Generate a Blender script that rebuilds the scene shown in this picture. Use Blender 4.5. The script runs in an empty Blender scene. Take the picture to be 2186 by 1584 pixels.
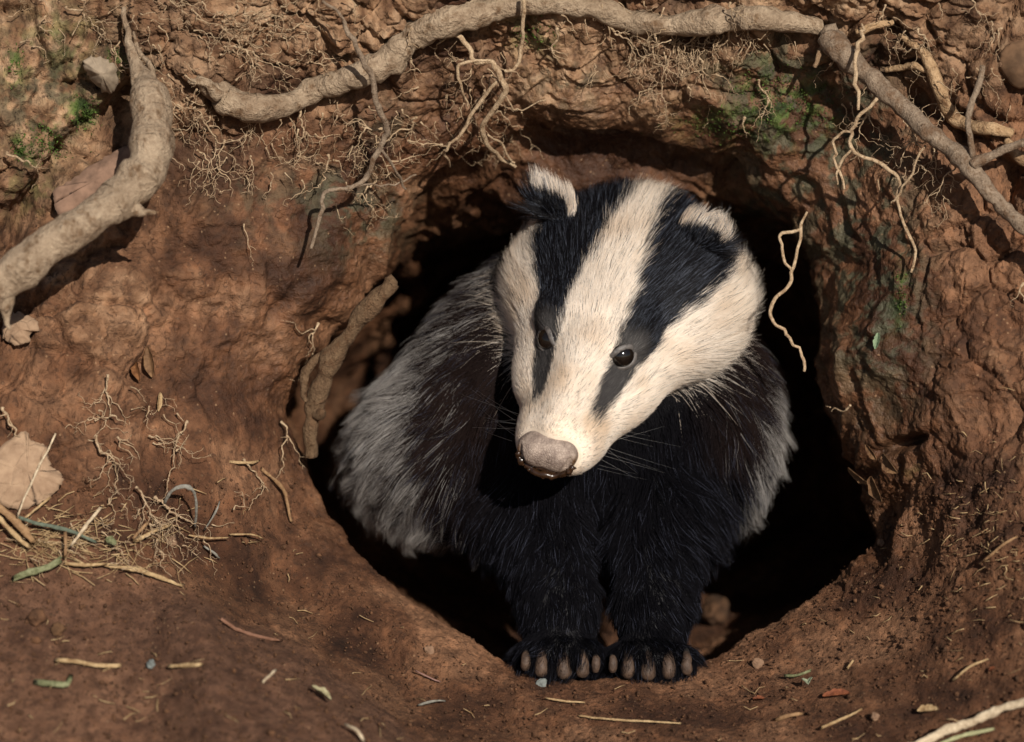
import bpy, bmesh, math, random
import numpy as np
from mathutils import Vector, Matrix, kdtree

SC = bpy.context.scene
COL = SC.collection
random.seed(7)
RNG = np.random.default_rng(7)

# ---------------------------------------------------------------- camera, sky, sun, exposure
PITCH = math.radians(20.0)          # the camera looks down at the bank
D0 = 1.55                           # metres to the badger's eyes
SPAN = 0.5465                       # metres across the frame at that distance
AIM = np.array([0.0, 0.0, 0.17])
RIGHT = np.array([1.0, 0.0, 0.0])
UP = np.array([0.0, math.sin(PITCH), math.cos(PITCH)])
BACK = np.array([0.0, -math.cos(PITCH), math.sin(PITCH)])
CAMPOS = AIM + BACK * D0

cam_d = bpy.data.cameras.new('camera')
cam = bpy.data.objects.new('camera', cam_d)
COL.objects.link(cam)
cam.location = CAMPOS
cam.rotation_euler = (math.pi / 2 - PITCH, 0, 0)
cam_d.sensor_width = 36.0
cam_d.lens = 36.0 * D0 / SPAN
cam_d.clip_start = 0.05
cam_d.clip_end = 2000
cam_d.dof.use_dof = True
cam_d.dof.focus_distance = D0 - 0.005
cam_d.dof.aperture_fstop = 5.6
SC.camera = cam

SUN_VIEW = (0.27, 0.25, 0.93)       # towards the sun: right, up, back to the viewer
sun_dir = RIGHT * SUN_VIEW[0] + UP * SUN_VIEW[1] + BACK * SUN_VIEW[2]
sun_dir = sun_dir / np.linalg.norm(sun_dir)
sun_elev = math.asin(sun_dir[2])
sun_az = math.atan2(sun_dir[0], sun_dir[1])       # clockwise from +Y

world = bpy.data.worlds.new('World')
SC.world = world
world.use_nodes = True
wn = world.node_tree
sky = wn.nodes.new('ShaderNodeTexSky')
sky.sky_type = 'NISHITA'
sky.sun_disc = False
sky.sun_elevation = sun_elev
sky.sun_rotation = sun_az
wn.links.new(sky.outputs[0], wn.nodes['Background'].inputs[0])
wn.nodes['Background'].inputs[1].default_value = 0.05

sun_d = bpy.data.lights.new('sun', 'SUN')
sun_d.energy = 5.0
sun_d.angle = math.radians(0.5)
sun_d.color = (1.0, 0.94, 0.85)
sun = bpy.data.objects.new('sun', sun_d)
COL.objects.link(sun)
sun.rotation_euler = Vector(-sun_dir).to_track_quat('-Z', 'Y').to_euler()
sun.location = (1.5, -2.0, 3.0)

SC.view_settings.view_transform = 'Standard'
SC.view_settings.look = 'None'
SC.view_settings.exposure = 0.2
SC.view_settings.gamma = 1.0
SC.view_settings.use_curve_mapping = False
SC.render.engine = 'CYCLES'
SC.cycles.max_bounces = 6
SC.cycles.diffuse_bounces = 2
SC.cycles.transparent_max_bounces = 8
SC.cycles.sample_clamp_indirect = 4.0
SC.cycles_curves.shape = 'RIBBONS'

# ---------------------------------------------------------------- measuring frame
# The place is measured in centimetres in a frame turned with the slope that faces the photographer:
# x right, y up the slope, z out of the bank.  at() gives the spot for a point seen at (px, py) that lies dz cm behind the eyes.
K = SPAN / 2186 * 100.0             # cm per photo pixel at the eyes
DC = D0 * 100.0


def at(px, py, dz):
    px, py, dz = np.broadcast_arrays(np.asarray(px, float), np.asarray(py, float), np.asarray(dz, float))
    s = (DC + dz) / DC * K
    return np.stack([(px - 1093) * s, -(py - 792) * s, -dz], -1)


def px_of(v):
    s = DC / (DC - v[..., 2]) / K
    return v[..., 0] * s + 1093, -v[..., 1] * s + 792


def to_world(v):
    v = np.asarray(v, float) * 0.01
    return AIM + v[..., 0:1] * RIGHT + v[..., 1:2] * UP + v[..., 2:3] * BACK


def smooth(a, b, x):
    t = np.clip((x - a) / (b - a), 0, 1)
    return t * t * (3 - 2 * t)


# ---------------------------------------------------------------- noise
def _h(ix, iy, iz, s):
    h = ix.astype(np.uint32) * np.uint32(374761393) + iy.astype(np.uint32) * np.uint32(668265263) + iz.astype(np.uint32) * np.uint32(2147483629) + np.uint32((s * 1274126177) & 0xffffffff)
    h = (h ^ (h >> np.uint32(13))) * np.uint32(1274126177)
    h = (h ^ (h >> np.uint32(16))) * np.uint32(2246822519)
    return h ^ (h >> np.uint32(15))


def _r(h, k):
    return ((h * np.uint32((2654435761 + 2 * k * 40503) & 0xffffffff)) >> np.uint32(8)).astype(np.float32) * np.float32(1 / 16777216.0)


def perlin(p, seed=0):
    p = np.asarray(p, np.float32)
    i = np.floor(p).astype(np.int32)
    f = (p - i).astype(np.float32)
    u = f * f * f * (f * (f * 6 - 15) + 10)
    out = 0
    for dx in (0, 1):
        wx = u[:, 0] if dx else 1 - u[:, 0]
        for dy in (0, 1):
            wy = u[:, 1] if dy else 1 - u[:, 1]
            for dz in (0, 1):
                wz = u[:, 2] if dz else 1 - u[:, 2]
                h = _h(i[:, 0] + dx, i[:, 1] + dy, i[:, 2] + dz, seed)
                g = (_r(h, 1) * 2 - 1) * (f[:, 0] - dx) + (_r(h, 2) * 2 - 1) * (f[:, 1] - dy) + (_r(h, 3) * 2 - 1) * (f[:, 2] - dz)
                out = out + wx * wy * wz * g
    return out * 1.3


def fbm(p, octv, seed=0, gain=0.5, ridged=False):
    a, s = 1.0, 0
    for o in range(octv):
        n = perlin(p, seed + o * 17)
        s = s + a * ((1 - 2 * np.abs(n)) if ridged else n)
        p = p * 2.03 + 11.3
        a *= gain
    return s


def worley(p, seed=0):
    p = np.asarray(p, np.float32)
    i = np.floor(p).astype(np.int32)
    f = (p - i).astype(np.float32)
    d1 = np.full(len(p), 9.0, np.float32)
    d2 = np.full(len(p), 9.0, np.float32)
    cid = np.zeros(len(p), np.uint32)
    for dx in (-1, 0, 1):
        for dy in (-1, 0, 1):
            for dz in (-1, 0, 1):
                h = _h(i[:, 0] + dx, i[:, 1] + dy, i[:, 2] + dz, seed)
                d = (dx + _r(h, 1) - f[:, 0]) ** 2 + (dy + _r(h, 2) - f[:, 1]) ** 2 + (dz + _r(h, 3) - f[:, 2]) ** 2
                m = d < d1
                d2 = np.where(m, d1, np.minimum(d2, d))
                cid = np.where(m, h, cid)
                d1 = np.where(m, d, d1)
    return np.sqrt(d1), np.sqrt(d2), _r(cid, 5)


# ---------------------------------------------------------------- object helpers
def tag(o, label=None, category=None, group=None, kind=None):
    if label: o['label'] = label
    if category: o['category'] = category
    if group: o['group'] = group
    if kind: o['kind'] = kind
    return o


def link(name, data, parent=None, base=None):
    o = bpy.data.objects.new(name, data)
    COL.objects.link(o)
    if parent is not None:
        o.parent = parent
    elif base is not None:
        o.location = base
    return o


def origin_of(parent):
    return np.zeros(3) if parent is None else np.array(parent['_o'])


def mesh_obj(name, V, faces, mat, parent=None, view=True, smooth_shade=True, base=None, attrs=None):
    """V in the measuring frame (cm) unless view=False (world metres).  A part is stored relative to its thing's base."""
    W = to_world(V) if view else np.asarray(V, float)
    if parent is None:
        b = np.array([W[:, 0].mean(), W[:, 1].mean(), W[:, 2].min()]) if base is None else np.array(base)
    else:
        b = ORIG[parent.name]
    me = bpy.data.meshes.new(name)
    if isinstance(faces, np.ndarray) and faces.ndim == 2:
        nf, k = faces.shape
        me.vertices.add(len(W)); me.vertices.foreach_set('co', (W - b).ravel().astype(np.float32))
        me.loops.add(nf * k); me.loops.foreach_set('vertex_index', faces.ravel().astype(np.int32))
        me.polygons.add(nf); me.polygons.foreach_set('loop_start', np.arange(0, nf * k, k, dtype=np.int32))
        me.update(calc_edges=True)
    else:
        me.from_pydata((W - b).tolist(), [], [list(map(int, f)) for f in faces])
        me.update()
    me.polygons.foreach_set('use_smooth', np.full(len(me.polygons), smooth_shade))
    if attrs:
        for k_, a in attrs.items():
            if a.ndim == 1:
                me.attributes.new(k_, 'FLOAT', 'POINT').data.foreach_set('value', a.astype(np.float32))
            else:
                me.attributes.new(k_, 'FLOAT_COLOR', 'POINT').data.foreach_set('color', np.c_[a, np.ones(len(a))].ravel().astype(np.float32))
    me.materials.append(mat)
    o = link(name, me, parent, b)
    ORIG[o.name] = b
    return o


ORIG = {}


def empty(name, base_view):
    b = to_world(np.asarray(base_view, float)[None])[0]
    o = link(name, None, None, b)
    o.empty_display_size = 0.02
    ORIG[o.name] = b
    return o


# ---------------------------------------------------------------- material helpers
def new_mat(name):
    m = bpy.data.materials.new(name)
    m.use_nodes = True
    nt = m.node_tree
    return m, nt, nt.nodes['Principled BSDF']


class NT:
    def __init__(self, nt): self.nt = nt
    def n(self, kind, **kw):
        x = self.nt.nodes.new('ShaderNode' + kind)
        for k, v in kw.items(): setattr(x, k, v)
        return x
    def l(self, a, b): self.nt.links.new(a, b)
    def noise(self, vec, scale, detail=4, rough=.55):
        x = self.n('TexNoise'); x.inputs['Scale'].default_value = scale; x.inputs['Detail'].default_value = detail; x.inputs['Roughness'].default_value = rough
        self.l(vec, x.inputs['Vector']); return x.outputs[0]
    def ramp(self, fac, stops):
        x = self.n('ValToRGB'); e = x.color_ramp.elements
        while len(e) < len(stops): e.new(0.5)
        for i, (p, c) in enumerate(stops):
            e[i].position = p; e[i].color = (*c, 1) if len(c) == 3 else c
        self.l(fac, x.inputs[0]); return x.outputs[0]
    def mix(self, fac, a, b, mode='MIX'):
        x = self.n('Mix', data_type='RGBA', blend_type=mode)
        for s, v in ((x.inputs[0], fac), (x.inputs[6], a), (x.inputs[7], b)):
            if isinstance(v, (int, float)): s.default_value = v
            elif isinstance(v, tuple): s.default_value = (*v, 1)
            else: self.l(v, s)
        return x.outputs[2]
    def math(self, op, a, b=None, clamp=False):
        x = self.n('Math', operation=op, use_clamp=clamp)
        for s, v in ((x.inputs[0], a), (x.inputs[1], b)):
            if v is None: continue
            if isinstance(v, (int, float)): s.default_value = v
            else: self.l(v, s)
        return x.outputs[0]
    def bump(self, height, strength, dist, bsdf, prev=None):
        x = self.n('Bump'); x.inputs['Strength'].default_value = strength; x.inputs['Distance'].default_value = dist
        self.l(height, x.inputs['Height'])
        if prev is not None: self.l(prev, x.inputs['Normal'])
        self.l(x.outputs[0], bsdf.inputs['Normal']); return x.outputs[0]


def m_soil():
    m, nt, b = new_mat('soil'); t = NT(nt)
    co = t.n('TexCoord').outputs['Object']
    vc = t.n('Attribute', attribute_name='tint').outputs['Color']
    at_wet = t.n('Attribute', attribute_name='wet').outputs['Fac']
    at_gr = t.n('Attribute', attribute_name='grain').outputs['Fac']
    n2 = t.noise(co, 130, 4, .68)
    grit = t.n('TexVoronoi'); grit.inputs['Scale'].default_value = 560; t.l(co, grit.inputs['Vector'])
    sepn = t.n('SeparateColor'); t.l(grit.outputs['Color'], sepn.inputs[0])
    fine = t.ramp(n2, [(.3, (.5, .47, .45)), (.52, (1, 1, 1)), (.74, (1.3, 1.26, 1.2))])
    c = t.mix(1.0, vc, fine, 'MULTIPLY')
    gm = t.math('MULTIPLY', t.math('GREATER_THAN', sepn.outputs[0], .965), t.math('LESS_THAN', grit.outputs['Distance'], .36))
    c = t.mix(t.math('MULTIPLY', gm, .35), c, (.36, .22, .12))
    dm = t.math('MULTIPLY', t.math('LESS_THAN', sepn.outputs[1], .10), .5)
    c = t.mix(dm, c, (.045, .022, .012))
    t.l(c, b.inputs['Base Color'])
    b.inputs['Specular IOR Level'].default_value = .25
    t.l(t.math('SUBTRACT', .88, t.math('MULTIPLY', at_wet, .36)), b.inputs['Roughness'])
    n3 = t.noise(co, 900, 3, .75)
    hh = t.math('ADD', t.math('MULTIPLY', n2, t.math('SUBTRACT', 1.0, t.math('MULTIPLY', at_gr, .7))), t.math('MULTIPLY', n3, t.math('ADD', t.math('MULTIPLY', at_gr, .42), .12)))
    t.bump(hh, .85, .0045, b)
    return m


def m_root(name, dark, light, scale=1.0, rough=.85, soil=.7):
    m, nt, b = new_mat(name); t = NT(nt)
    co = t.n('TexCoord').outputs['Object']
    n1 = t.noise(co, 70 * scale, 5, .7); n2 = t.noise(co, 420 * scale, 4, .7)
    f = t.math('ADD', t.math('MULTIPLY', n1, .55), t.math('MULTIPLY', n2, .45))
    c = t.ramp(f, [(.36, dark), (.5, tuple((a + b_) / 2 for a, b_ in zip(dark, light))), (.63, light)])
    spot = t.ramp(t.noise(co, 150 * scale, 4, .65), [(.54, (1, 1, 1)), (.68, (.5, .42, .35))])
    c = t.mix(1.0, c, spot, 'MULTIPLY')
    dirt = t.ramp(t.noise(co, 38 * scale, 5, .72), [(.52, (0, 0, 0)), (.62, (soil, soil, soil))])
    c = t.mix(dirt, c, (.13, .07, .036))
    t.l(c, b.inputs['Base Color'])
    b.inputs['Roughness'].default_value = rough
    b.inputs['Specular IOR Level'].default_value = .2
    t.bump(t.math('ADD', t.math('ADD', n1, t.math('MULTIPLY', n2, .6)), t.math('MULTIPLY', dirt, .25)), .9, .006 / scale, b)
    return m


def m_plain(name, col, rough=.75, var=.25, scale=200, spec=.3):
    m, nt, b = new_mat(name); t = NT(nt)
    co = t.n('TexCoord').outputs['Object']
    n = t.noise(co, scale, 4, .6)
    lo = tuple(x * (1 - var) for x in col); hi = tuple(min(1, x * (1 + var)) for x in col)
    t.l(t.ramp(n, [(.35, lo), (.65, hi)]), b.inputs['Base Color'])
    b.inputs['Roughness'].default_value = rough
    b.inputs['Specular IOR Level'].default_value = spec
    t.bump(n, .3, .001, b)
    return m


MAT_SOIL = m_soil()
MAT_ROOT = m_root('root_bark', (.21, .145, .092), (.42, .315, .215), soil=.4)
MAT_ROOT_GREY = m_root('root_bark_grey', (.13, .088, .058), (.34, .255, .18), 2.2)
MAT_ROOT_BROWN = m_root('root_bark_brown', (.17, .10, .055), (.36, .24, .14), 1.5)
MAT_FINE = m_root('fine_root', (.27, .17, .095), (.60, .45, .29), 3.0, soil=.3)

# ---------------------------------------------------------------- the earth bank with the burrow (one sheet: tunnel, lip, face, ground)
HC = np.array([1270.0, 850.0])      # middle of the burrow mouth
LIP = [(1270, 262), (1130, 272), (1040, 300), (960, 345), (890, 410), (850, 480), (835, 545), (760, 640), (690, 715), (630, 780), (598, 850), (618, 930), (650, 1030),
       (690, 1115), (790, 1215), (900, 1300), (1010, 1375), (1110, 1425), (1200, 1452), (1300, 1458), (1420, 1445), (1510, 1412), (1610, 1358), (1720, 1285),
       (1810, 1222), (1888, 1165), (1850, 1060), (1812, 960), (1785, 870), (1770, 760), (1762, 660), (1745, 570), (1715, 490), (1660, 410), (1580, 350), (1500, 312), (1400, 280)]
lip_a = np.array([math.atan2(-(y - HC[1]), x - HC[0]) for x, y in LIP])
lip_r = np.array([math.hypot(x - HC[0], y - HC[1]) for x, y in LIP])
o_ = np.argsort(lip_a)
lip_a, lip_r = lip_a[o_], lip_r[o_]


def lip_radius(th):
    th = (th + math.pi) % (2 * math.pi) - math.pi
    a = np.r_[lip_a - 2 * math.pi, lip_a, lip_a + 2 * math.pi]
    return np.interp(th, a, np.r_[lip_r, lip_r, lip_r])


# how far the face lies behind (+) or in front (-) of the eyes, cm
DEPTH = [(-250, -250, -5), (0, 0, -3.5), (0, 250, -4), (0, 480, -2.5), (250, 200, -2), (330, 330, -.5), (450, 150, -2.6), (700, 60, -2.6), (1000, -40, -3.2), (1500, -40, -3), (1800, 0, -2.5),
         (2186, 0, -3.5), (2440, -250, -5), (2186, 300, -2.5), (2440, 300, -3), (2000, 500, -1.5), (1900, 700, -.5), (2186, 700, -3), (2440, 800, -5), (1950, 950, -.5), (520, 320, .5), (700, 300, 1.2), (760, 200, .2),
         (1000, 170, 1.0), (1250, 150, 1.0), (1250, 240, .8), (1600, 200, 1.5), (1640, 330, 2.6), (1750, 450, 2.8), (1800, 620, 2.2), (1820, 850, 2.0), (1890, 1050, 2.0), (1780, 200, 1.5),
         (450, 500, 0), (650, 600, 1.8), (800, 440, 3), (900, 340, 2.4), (550, 800, 1.6), (350, 740, -1), (150, 700, -3), (150, 900, -4.2), (0, 1000, -5.6), (400, 1000, -2), (540, 980, .6), (620, 1120, 2.2), (-250, 700, -5),
         (0, 1250, -8), (300, 1230, -6), (500, 1190, -2.6), (-250, 1834, -24), (200, 1500, -13), (600, 1280, -2.2), (760, 1320, -1.6), (900, 1420, -3), (1010, 1520, -6), (600, 1830, -20), (1290, 1450, -1.9), (1120, 1425, -1.2), (1450, 1435, -1.2), (1290, 1584, -8.5), (1290, 1834, -24),
         (1600, 1500, -4), (1900, 1450, -6), (2186, 1584, -14), (2186, 1250, -8), (2000, 1200, -3), (1880, 1180, .8), (1700, 1300, 1.6), (1540, 1400, .8), (2440, 1834, -26), (2440, 1300, -12)]
_dp = np.array(DEPTH, float)


def _tps(r2): return np.where(r2 > 1e-9, r2 * np.log(np.maximum(r2, 1e-9)), 0)


_q = _dp[:, :2] / 1000
_A = _tps(((_q[:, None] - _q[None]) ** 2).sum(-1)) + np.eye(len(_q)) * 2e-3
_Pm = np.c_[np.ones(len(_q)), _q]
_w = np.linalg.solve(np.block([[_A, _Pm], [_Pm.T, np.zeros((3, 3))]]), np.r_[_dp[:, 2], 0, 0, 0])


def face_depth(px, py):
    x = np.stack([px, py], -1) / 1000
    out = np.empty(px.shape)
    f, xf = out.reshape(-1), x.reshape(-1, 2)
    for i in range(0, len(xf), 60000):
        c = xf[i:i + 60000]
        f[i:i + 60000] = _tps(((c[:, None] - _q[None]) ** 2).sum(-1)) @ _w[:-3] + _w[-3] + c @ _w[-2:]
    # the mound in the left foreground: its crest runs from (380,1235) to (980,1600)
    s = ((px - 380) * -.52 + (py - 1235) * .855)
    wob = 26 * np.sin(px / 83.0) + 14 * np.sin(px / 31.0 + 1)
    s = s + wob * .5
    g = smooth(300, 480, px)
    out -= 5.5 * (1 - np.exp(-np.clip(s, 0, None) / 70)) * g
    out += 2.2 * np.exp(-((s + 70) / 70.0) ** 2) * g * smooth(1700, 1100, px)
    return out


NT_, NE_, NI_ = 1500, 262, 92
th = np.linspace(-math.pi, math.pi, NT_, endpoint=False)
R0 = lip_radius(th)
R0 = R0 + 3 * np.interp(np.arange(NT_), np.arange(0, NT_ + 20, 20), RNG.normal(0, 1, NT_ // 20 + 1))
kern = np.hanning(31); kern /= kern.sum()
R0 = np.convolve(np.r_[R0[-15:], R0, R0[:15]], kern, 'valid')
cx, sx = np.cos(th), -np.sin(th)     # photo x, photo y (down)
bx0, bx1, by0, by1 = -250 - HC[0], 2436 - HC[0], -250 - HC[1], 1834 - HC[1]
with np.errstate(divide='ignore'):
    rx = np.where(cx > 0, bx1 / cx, bx0 / cx); ry = np.where(sx > 0, by1 / sx, by0 / sx)
Rout = np.minimum(np.abs(rx), np.abs(ry))
u = np.linspace(0, 1, NE_) ** 1.12
re = R0[None] + (Rout - R0)[None] * u[:, None]
ex, ey = HC[0] + re * cx[None], HC[1] + re * sx[None]
ez = face_depth(ex, ey)
lipz = ez[0].copy()
# rounded lip: the face curls back into the mouth
curl = np.exp(-(re - R0[None]) / 26.0)
bot = np.clip(-np.sin(th), 0, 1) ** 1.2
ez = ez + curl * 1.0 + (3.4 * (1 - bot) + .2)[None] * np.exp(-(re - R0[None]) / 150.0)
lipz = ez[0]
# inside: profile (t, radius factor, cm deeper) for four sides, blended round the mouth
PROF = {'top': [(0, 1.0, 0), (.1, 1.03, 1.2), (.2, 1.0, 2.2), (.32, .90, 3.4), (.5, .78, 4.8), (.65, .68, 7.5), (.78, .62, 14), (.88, .58, 30), (1, .52, 52)],
        'right': [(0, 1.0, 0), (.1, 1.03, 2.4), (.3, 1.06, 8), (.6, 1.02, 22), (1, .55, 52)],
        'bottom': [(0, 1.0, 0), (.1, 1.015, 1.5), (.3, 1.03, 6), (.6, .92, 18), (1, .42, 52)],
        'left': [(0, 1.0, 0), (.1, 1.02, 2.4), (.3, 1.04, 7), (.6, .98, 20), (1, .55, 52)]}
tt = np.linspace(0, 1, NI_ + 1)[1:]
ang = np.degrees(th)


def bump_w(c, w):
    d = np.abs((ang - c + 180) % 360 - 180)
    return np.clip(1 - d / w, 0, 1) ** 1.2 + 1e-6


W4 = {'top': bump_w(85, 75), 'right': bump_w(0, 70), 'bottom': bump_w(-90, 75), 'left': bump_w(180, 75)}
sw = sum(W4.values())
rf = sum(np.interp(tt, [p[0] for p in PROF[k]], [p[1] for p in PROF[k]])[:, None] * (W4[k] / sw)[None] for k in PROF)
df = sum(np.interp(tt, [p[0] for p in PROF[k]], [p[2] for p in PROF[k]])[:, None] * (W4[k] / sw)[None] for k in PROF)
ri = R0[None] * rf
ix, iy, iz = HC[0] + ri * cx[None], HC[1] + ri * sx[None], lipz[None] + df
GX, GY, GZ = np.r_[ix[::-1], ex], np.r_[iy[::-1], ey], np.r_[iz[::-1], ez]
NR = NI_ + NE_
BV = at(GX, GY, GZ)                  # (NR, NT, 3)


def grid_normals(V):
    da = np.roll(V, -1, 1) - np.roll(V, 1, 1)
    db = np.empty_like(V)
    db[1:-1] = V[2:] - V[:-2]; db[0] = V[1] - V[0]; db[-1] = V[-1] - V[-2]
    n = np.cross(db, da)
    n /= np.linalg.norm(n, axis=-1, keepdims=True) + 1e-9
    return n


BN = grid_normals(BV)
if BN[NI_ + 40, :, 2].mean() < 0: BN = -BN
P3 = BV.reshape(-1, 3)
fx, fy = GX.ravel(), GY.ravel()
rim = np.exp(-np.abs((np.r_[ri[::-1], re] - R0[None])).ravel() / 210.0)        # near the mouth


rimw = np.exp(-np.abs((np.r_[ri[::-1], re] - R0[None])).ravel() / 330.0) * (.7 + .3 * smooth(1000, 1500, fx))


def blob(x, y, rx_, ry_, rot=0.0):
    c, s = math.cos(math.radians(rot)), math.sin(math.radians(rot))
    dx, dy = fx - x, fy - y
    a, b = (dx * c + dy * s) / rx_, (-dx * s + dy * c) / ry_
    return np.exp(-(a * a + b * b))


soft = smooth(1050, 1280, fy + (np.abs(fx - 1200) < 900) * 0 - 60 * (fx > 1800))          # the trodden ground below
soft = np.maximum(soft, blob(520, 1080, 230, 230) * .8)
upper = 1 - smooth(150, 420, fy + .12 * np.abs(fx - 1100) - 100 * (fx < 500))
rough_ = np.clip(np.maximum.reduce([upper, blob(120, 500, 330, 520), blob(2120, 350, 190, 520), blob(250, 950, 200, 170) * .7]) * (1 - rim * .85), 0, 1) * (1 - soft)
polar = np.stack([np.broadcast_to(np.cos(th) * 3.2, GX.shape).ravel(), np.broadcast_to(np.sin(th) * 3.2, GX.shape).ravel(), (np.r_[ri[::-1], re] * K).ravel() * .42], -1)
warp = np.stack([perlin(P3 * .22 + 5, 3), perlin(P3 * .22 + 9, 4), perlin(P3 * .22, 5)], -1)
H = .75 * fbm(P3 * .13 + 3, 3, 11) * (1 - .6 * soft)
H += (.54 * fbm(polar + warp * .8, 4, 23, .44, True) - .2) * (.3 + .8 * rim) * (1 - .88 * soft)
lumps = fbm(P3 * .42 + warp * .7, 5, 31, .56)
H += .42 * lumps * (1 - .72 * soft) * (1 - .45 * rim)
pw = P3 + warp * 1.1
f1, f2, idc = worley(pw * np.array([.30, .36, .30]), 41)
cl = smooth(.01, .15, f2 - f1)
H += rough_ * (.62 * (cl - 1) + .7 * (idc - .5) + .15 * (.5 - f1))
g1, g2, idg = worley(pw * .85 + 3, 43)
cg = smooth(.01, .16, g2 - g1)
H += (.10 + .9 * rough_) * (1 - soft) * (1 - .8 * rimw) * (.36 * (cg - 1) + .26 * (idg - .5)) 
q1, q2, idq = worley(P3 * 2.4 + warp, 47)
H += (.25 + .75 * np.maximum(rough_, 0)) * (1 - .7 * rimw) * (1 - .75 * soft) * (.12 * (smooth(.01, .2, q2 - q1) - 1) + .08 * (idq - .5)) * (1 - .75 * rim)
# furrows where feet and claws have combed the ground
H += soft * (.16 * fbm(np.c_[P3[:, 0] * .9 + P3[:, 1] * .55, P3[:, 1] * .22 - P3[:, 0] * .1, P3[:, 2] * .2] + warp * .4, 4, 53))
c1, c2, idd = worley(P3 * 3.6, 59)
crumb = np.clip(.42 - c1, 0, 1) * (idd > .55)
H += soft * .30 * crumb * (fbm(P3 * .3, 2, 61) > -.25)
H += (.05 + .03 * soft) * fbm(P3 * 3.3, 3, 67, .6)
# small dark hollows and cracks that the photograph shows, and bulges
for (x, y, a_, b_, r_, d_) in [(310, 790, 26, 34, 20, -1.8), (265, 225, 24, 60, 35, -2.4), (120, 370, 26, 150, 38, -1.8), (20, 500, 45, 70, 20, -2.2), (700, 200, 60, 13, -12, -1.6), (1500, 60 + 30, 60, 14, 0, -1.0), (1690, 80, 40, 16, 10, -1.4), (1900, 80, 34, 14, 0, -1.6),
                               (1950, 215, 26, 30, 0, -1.6), (2040, 270, 24, 40, -30, -1.4), (2160, 390, 22, 50, 10, -1.8), (1935, 945, 44, 12, -18, -1.8), (1215, 165, 60, 55, 0, .8), (1640, 220, 90, 80, 0, .5), (1830, 790, 40, 130, -8, .7), (1900, 730, 50, 70, 0, .7),
                               (230, 400, 110, 42, -35, 1.0), (215, 150, 36, 48, 20, 1.3), (590, 620, 120, 60, -40, .5), (250, 620, 110, 80, 0, .7), (2130, 140, 50, 50, 0, 1.0), (985, 130, 18, 12, 0, -1.0), (590, 650, 50, 14, -50, -.6), (745, 130, 14, 12, 0, -1.5)]:
    H += d_ * blob(x, y, a_, b_, r_)
fade = np.ones_like(GX); fade[:10] *= np.linspace(0, 1, 10)[:, None]
H = H * fade.ravel()
BV2 = (P3 + BN.reshape(-1, 3) * H[:, None]).reshape(BV.shape)
dry = np.clip(upper * .9 + blob(120, 330, 250, 260) * .5 - .4 * rim + .3 * smooth(.1, .7, H) * (1 - soft), 0, 1)
dry = np.maximum(dry, blob(215, 420, 120, 60, -35) * .6)
moss = sum(a_ * blob(x, y, rx_, ry_, r_) for x, y, rx_, ry_, r_, a_ in [(185, 245, 30, 34, 0, 1.6), (100, 305, 46, 36, -30, 1.3), (40, 320, 22, 26, 0, 1.3), (35, 140, 25, 50, 0, .8), (1640, 200, 90, 60, 20, .75), (1560, 260, 120, 40, 10, .6),
                                                              (1730, 230, 70, 50, 30, .6), (1925, 630, 12, 60, 5, 1.0), (130, 90, 90, 90, 0, .55), (1130, 70, 60, 40, 0, .6), (60, 400, 60, 60, 0, .5), (1960, 1000, 20, 20, 0, .3), (250, 130, 30, 30, 0, .8)])
algae = sum(a_ * blob(x, y, rx_, ry_, r_) for x, y, rx_, ry_, r_, a_ in [(780, 470, 110, 70, -20, .8), (700, 400, 90, 60, 0, .7), (1740, 270, 170, 150, 20, 1.2), (1850, 520, 110, 200, 0, 1.1), (1220, 160, 90, 60, 0, .7), (90, 200, 160, 160, 0, .8),
                                                               (1900, 720, 80, 200, 0, .6), (820, 260, 70, 50, 0, .5), (1600, 130, 140, 70, 0, .6), (540, 420, 90, 90, 0, .4), (1620, 430, 70, 60, 0, .6)])
wet = np.clip(rim * 1.2 + blob(1830, 850, 120, 260) * .6 - soft * .6, 0, 1)
grain = soft


def pal(x, stops):
    xs = [q_[0] for q_ in stops]
    return np.stack([np.interp(x, xs, [q_[1][k_] for q_ in stops]) for k_ in range(3)], -1)


tone = fbm(P3 * .16 + 40, 5, 71, .6)
tone2 = fbm(P3 * 1.0 + 7, 4, 73, .6)
tint = pal(tone, [(-.45, (.046, .0185, .0085)), (0, (.104, .0455, .0215)), (.45, (.172, .085, .044))])
tint = tint * (1 + .4 * np.clip(tone2, -1, 1))[:, None]
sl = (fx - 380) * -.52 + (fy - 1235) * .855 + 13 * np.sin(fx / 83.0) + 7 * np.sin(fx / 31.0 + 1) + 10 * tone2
tint = tint * (1 + .32 * soft)[:, None]
mnd = (smooth(-6, 22, sl) * soft * smooth(1150, 1000, fx) * .75)[:, None]                  # trodden dry earth on the near mound
tint = tint * (1 - mnd) + pal(tone2, [(-.5, (.098, .046, .026)), (.5, (.165, .084, .050))]) * mnd
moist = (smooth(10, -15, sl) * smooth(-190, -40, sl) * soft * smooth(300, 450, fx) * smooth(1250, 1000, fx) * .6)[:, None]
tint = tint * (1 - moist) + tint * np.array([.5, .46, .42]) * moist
dryc = pal(tone2, [(-.5, (.125, .062, .031)), (0, (.245, .142, .078)), (.5, (.36, .235, .142))])
k_ = np.clip(dry * (.75 + tone), 0, 1)[:, None]
tint = tint * (1 - k_) + dryc * k_
k_ = np.clip(algae * smooth(-.15, .25, fbm(P3 * .8 + 90, 4, 79, .65)), 0, .85)[:, None]
tint = tint * (1 - k_) + np.array([.062, .060, .036]) * k_
k_ = np.clip(moss * smooth(-.1, .15, fbm(P3 * 1.2 + 20, 4, 83, .65)), 0, .95)[:, None]
tint = tint * (1 - k_) + pal(tone2, [(-.3, (.018, .034, .008)), (.3, (.07, .11, .022))]) * k_

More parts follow.
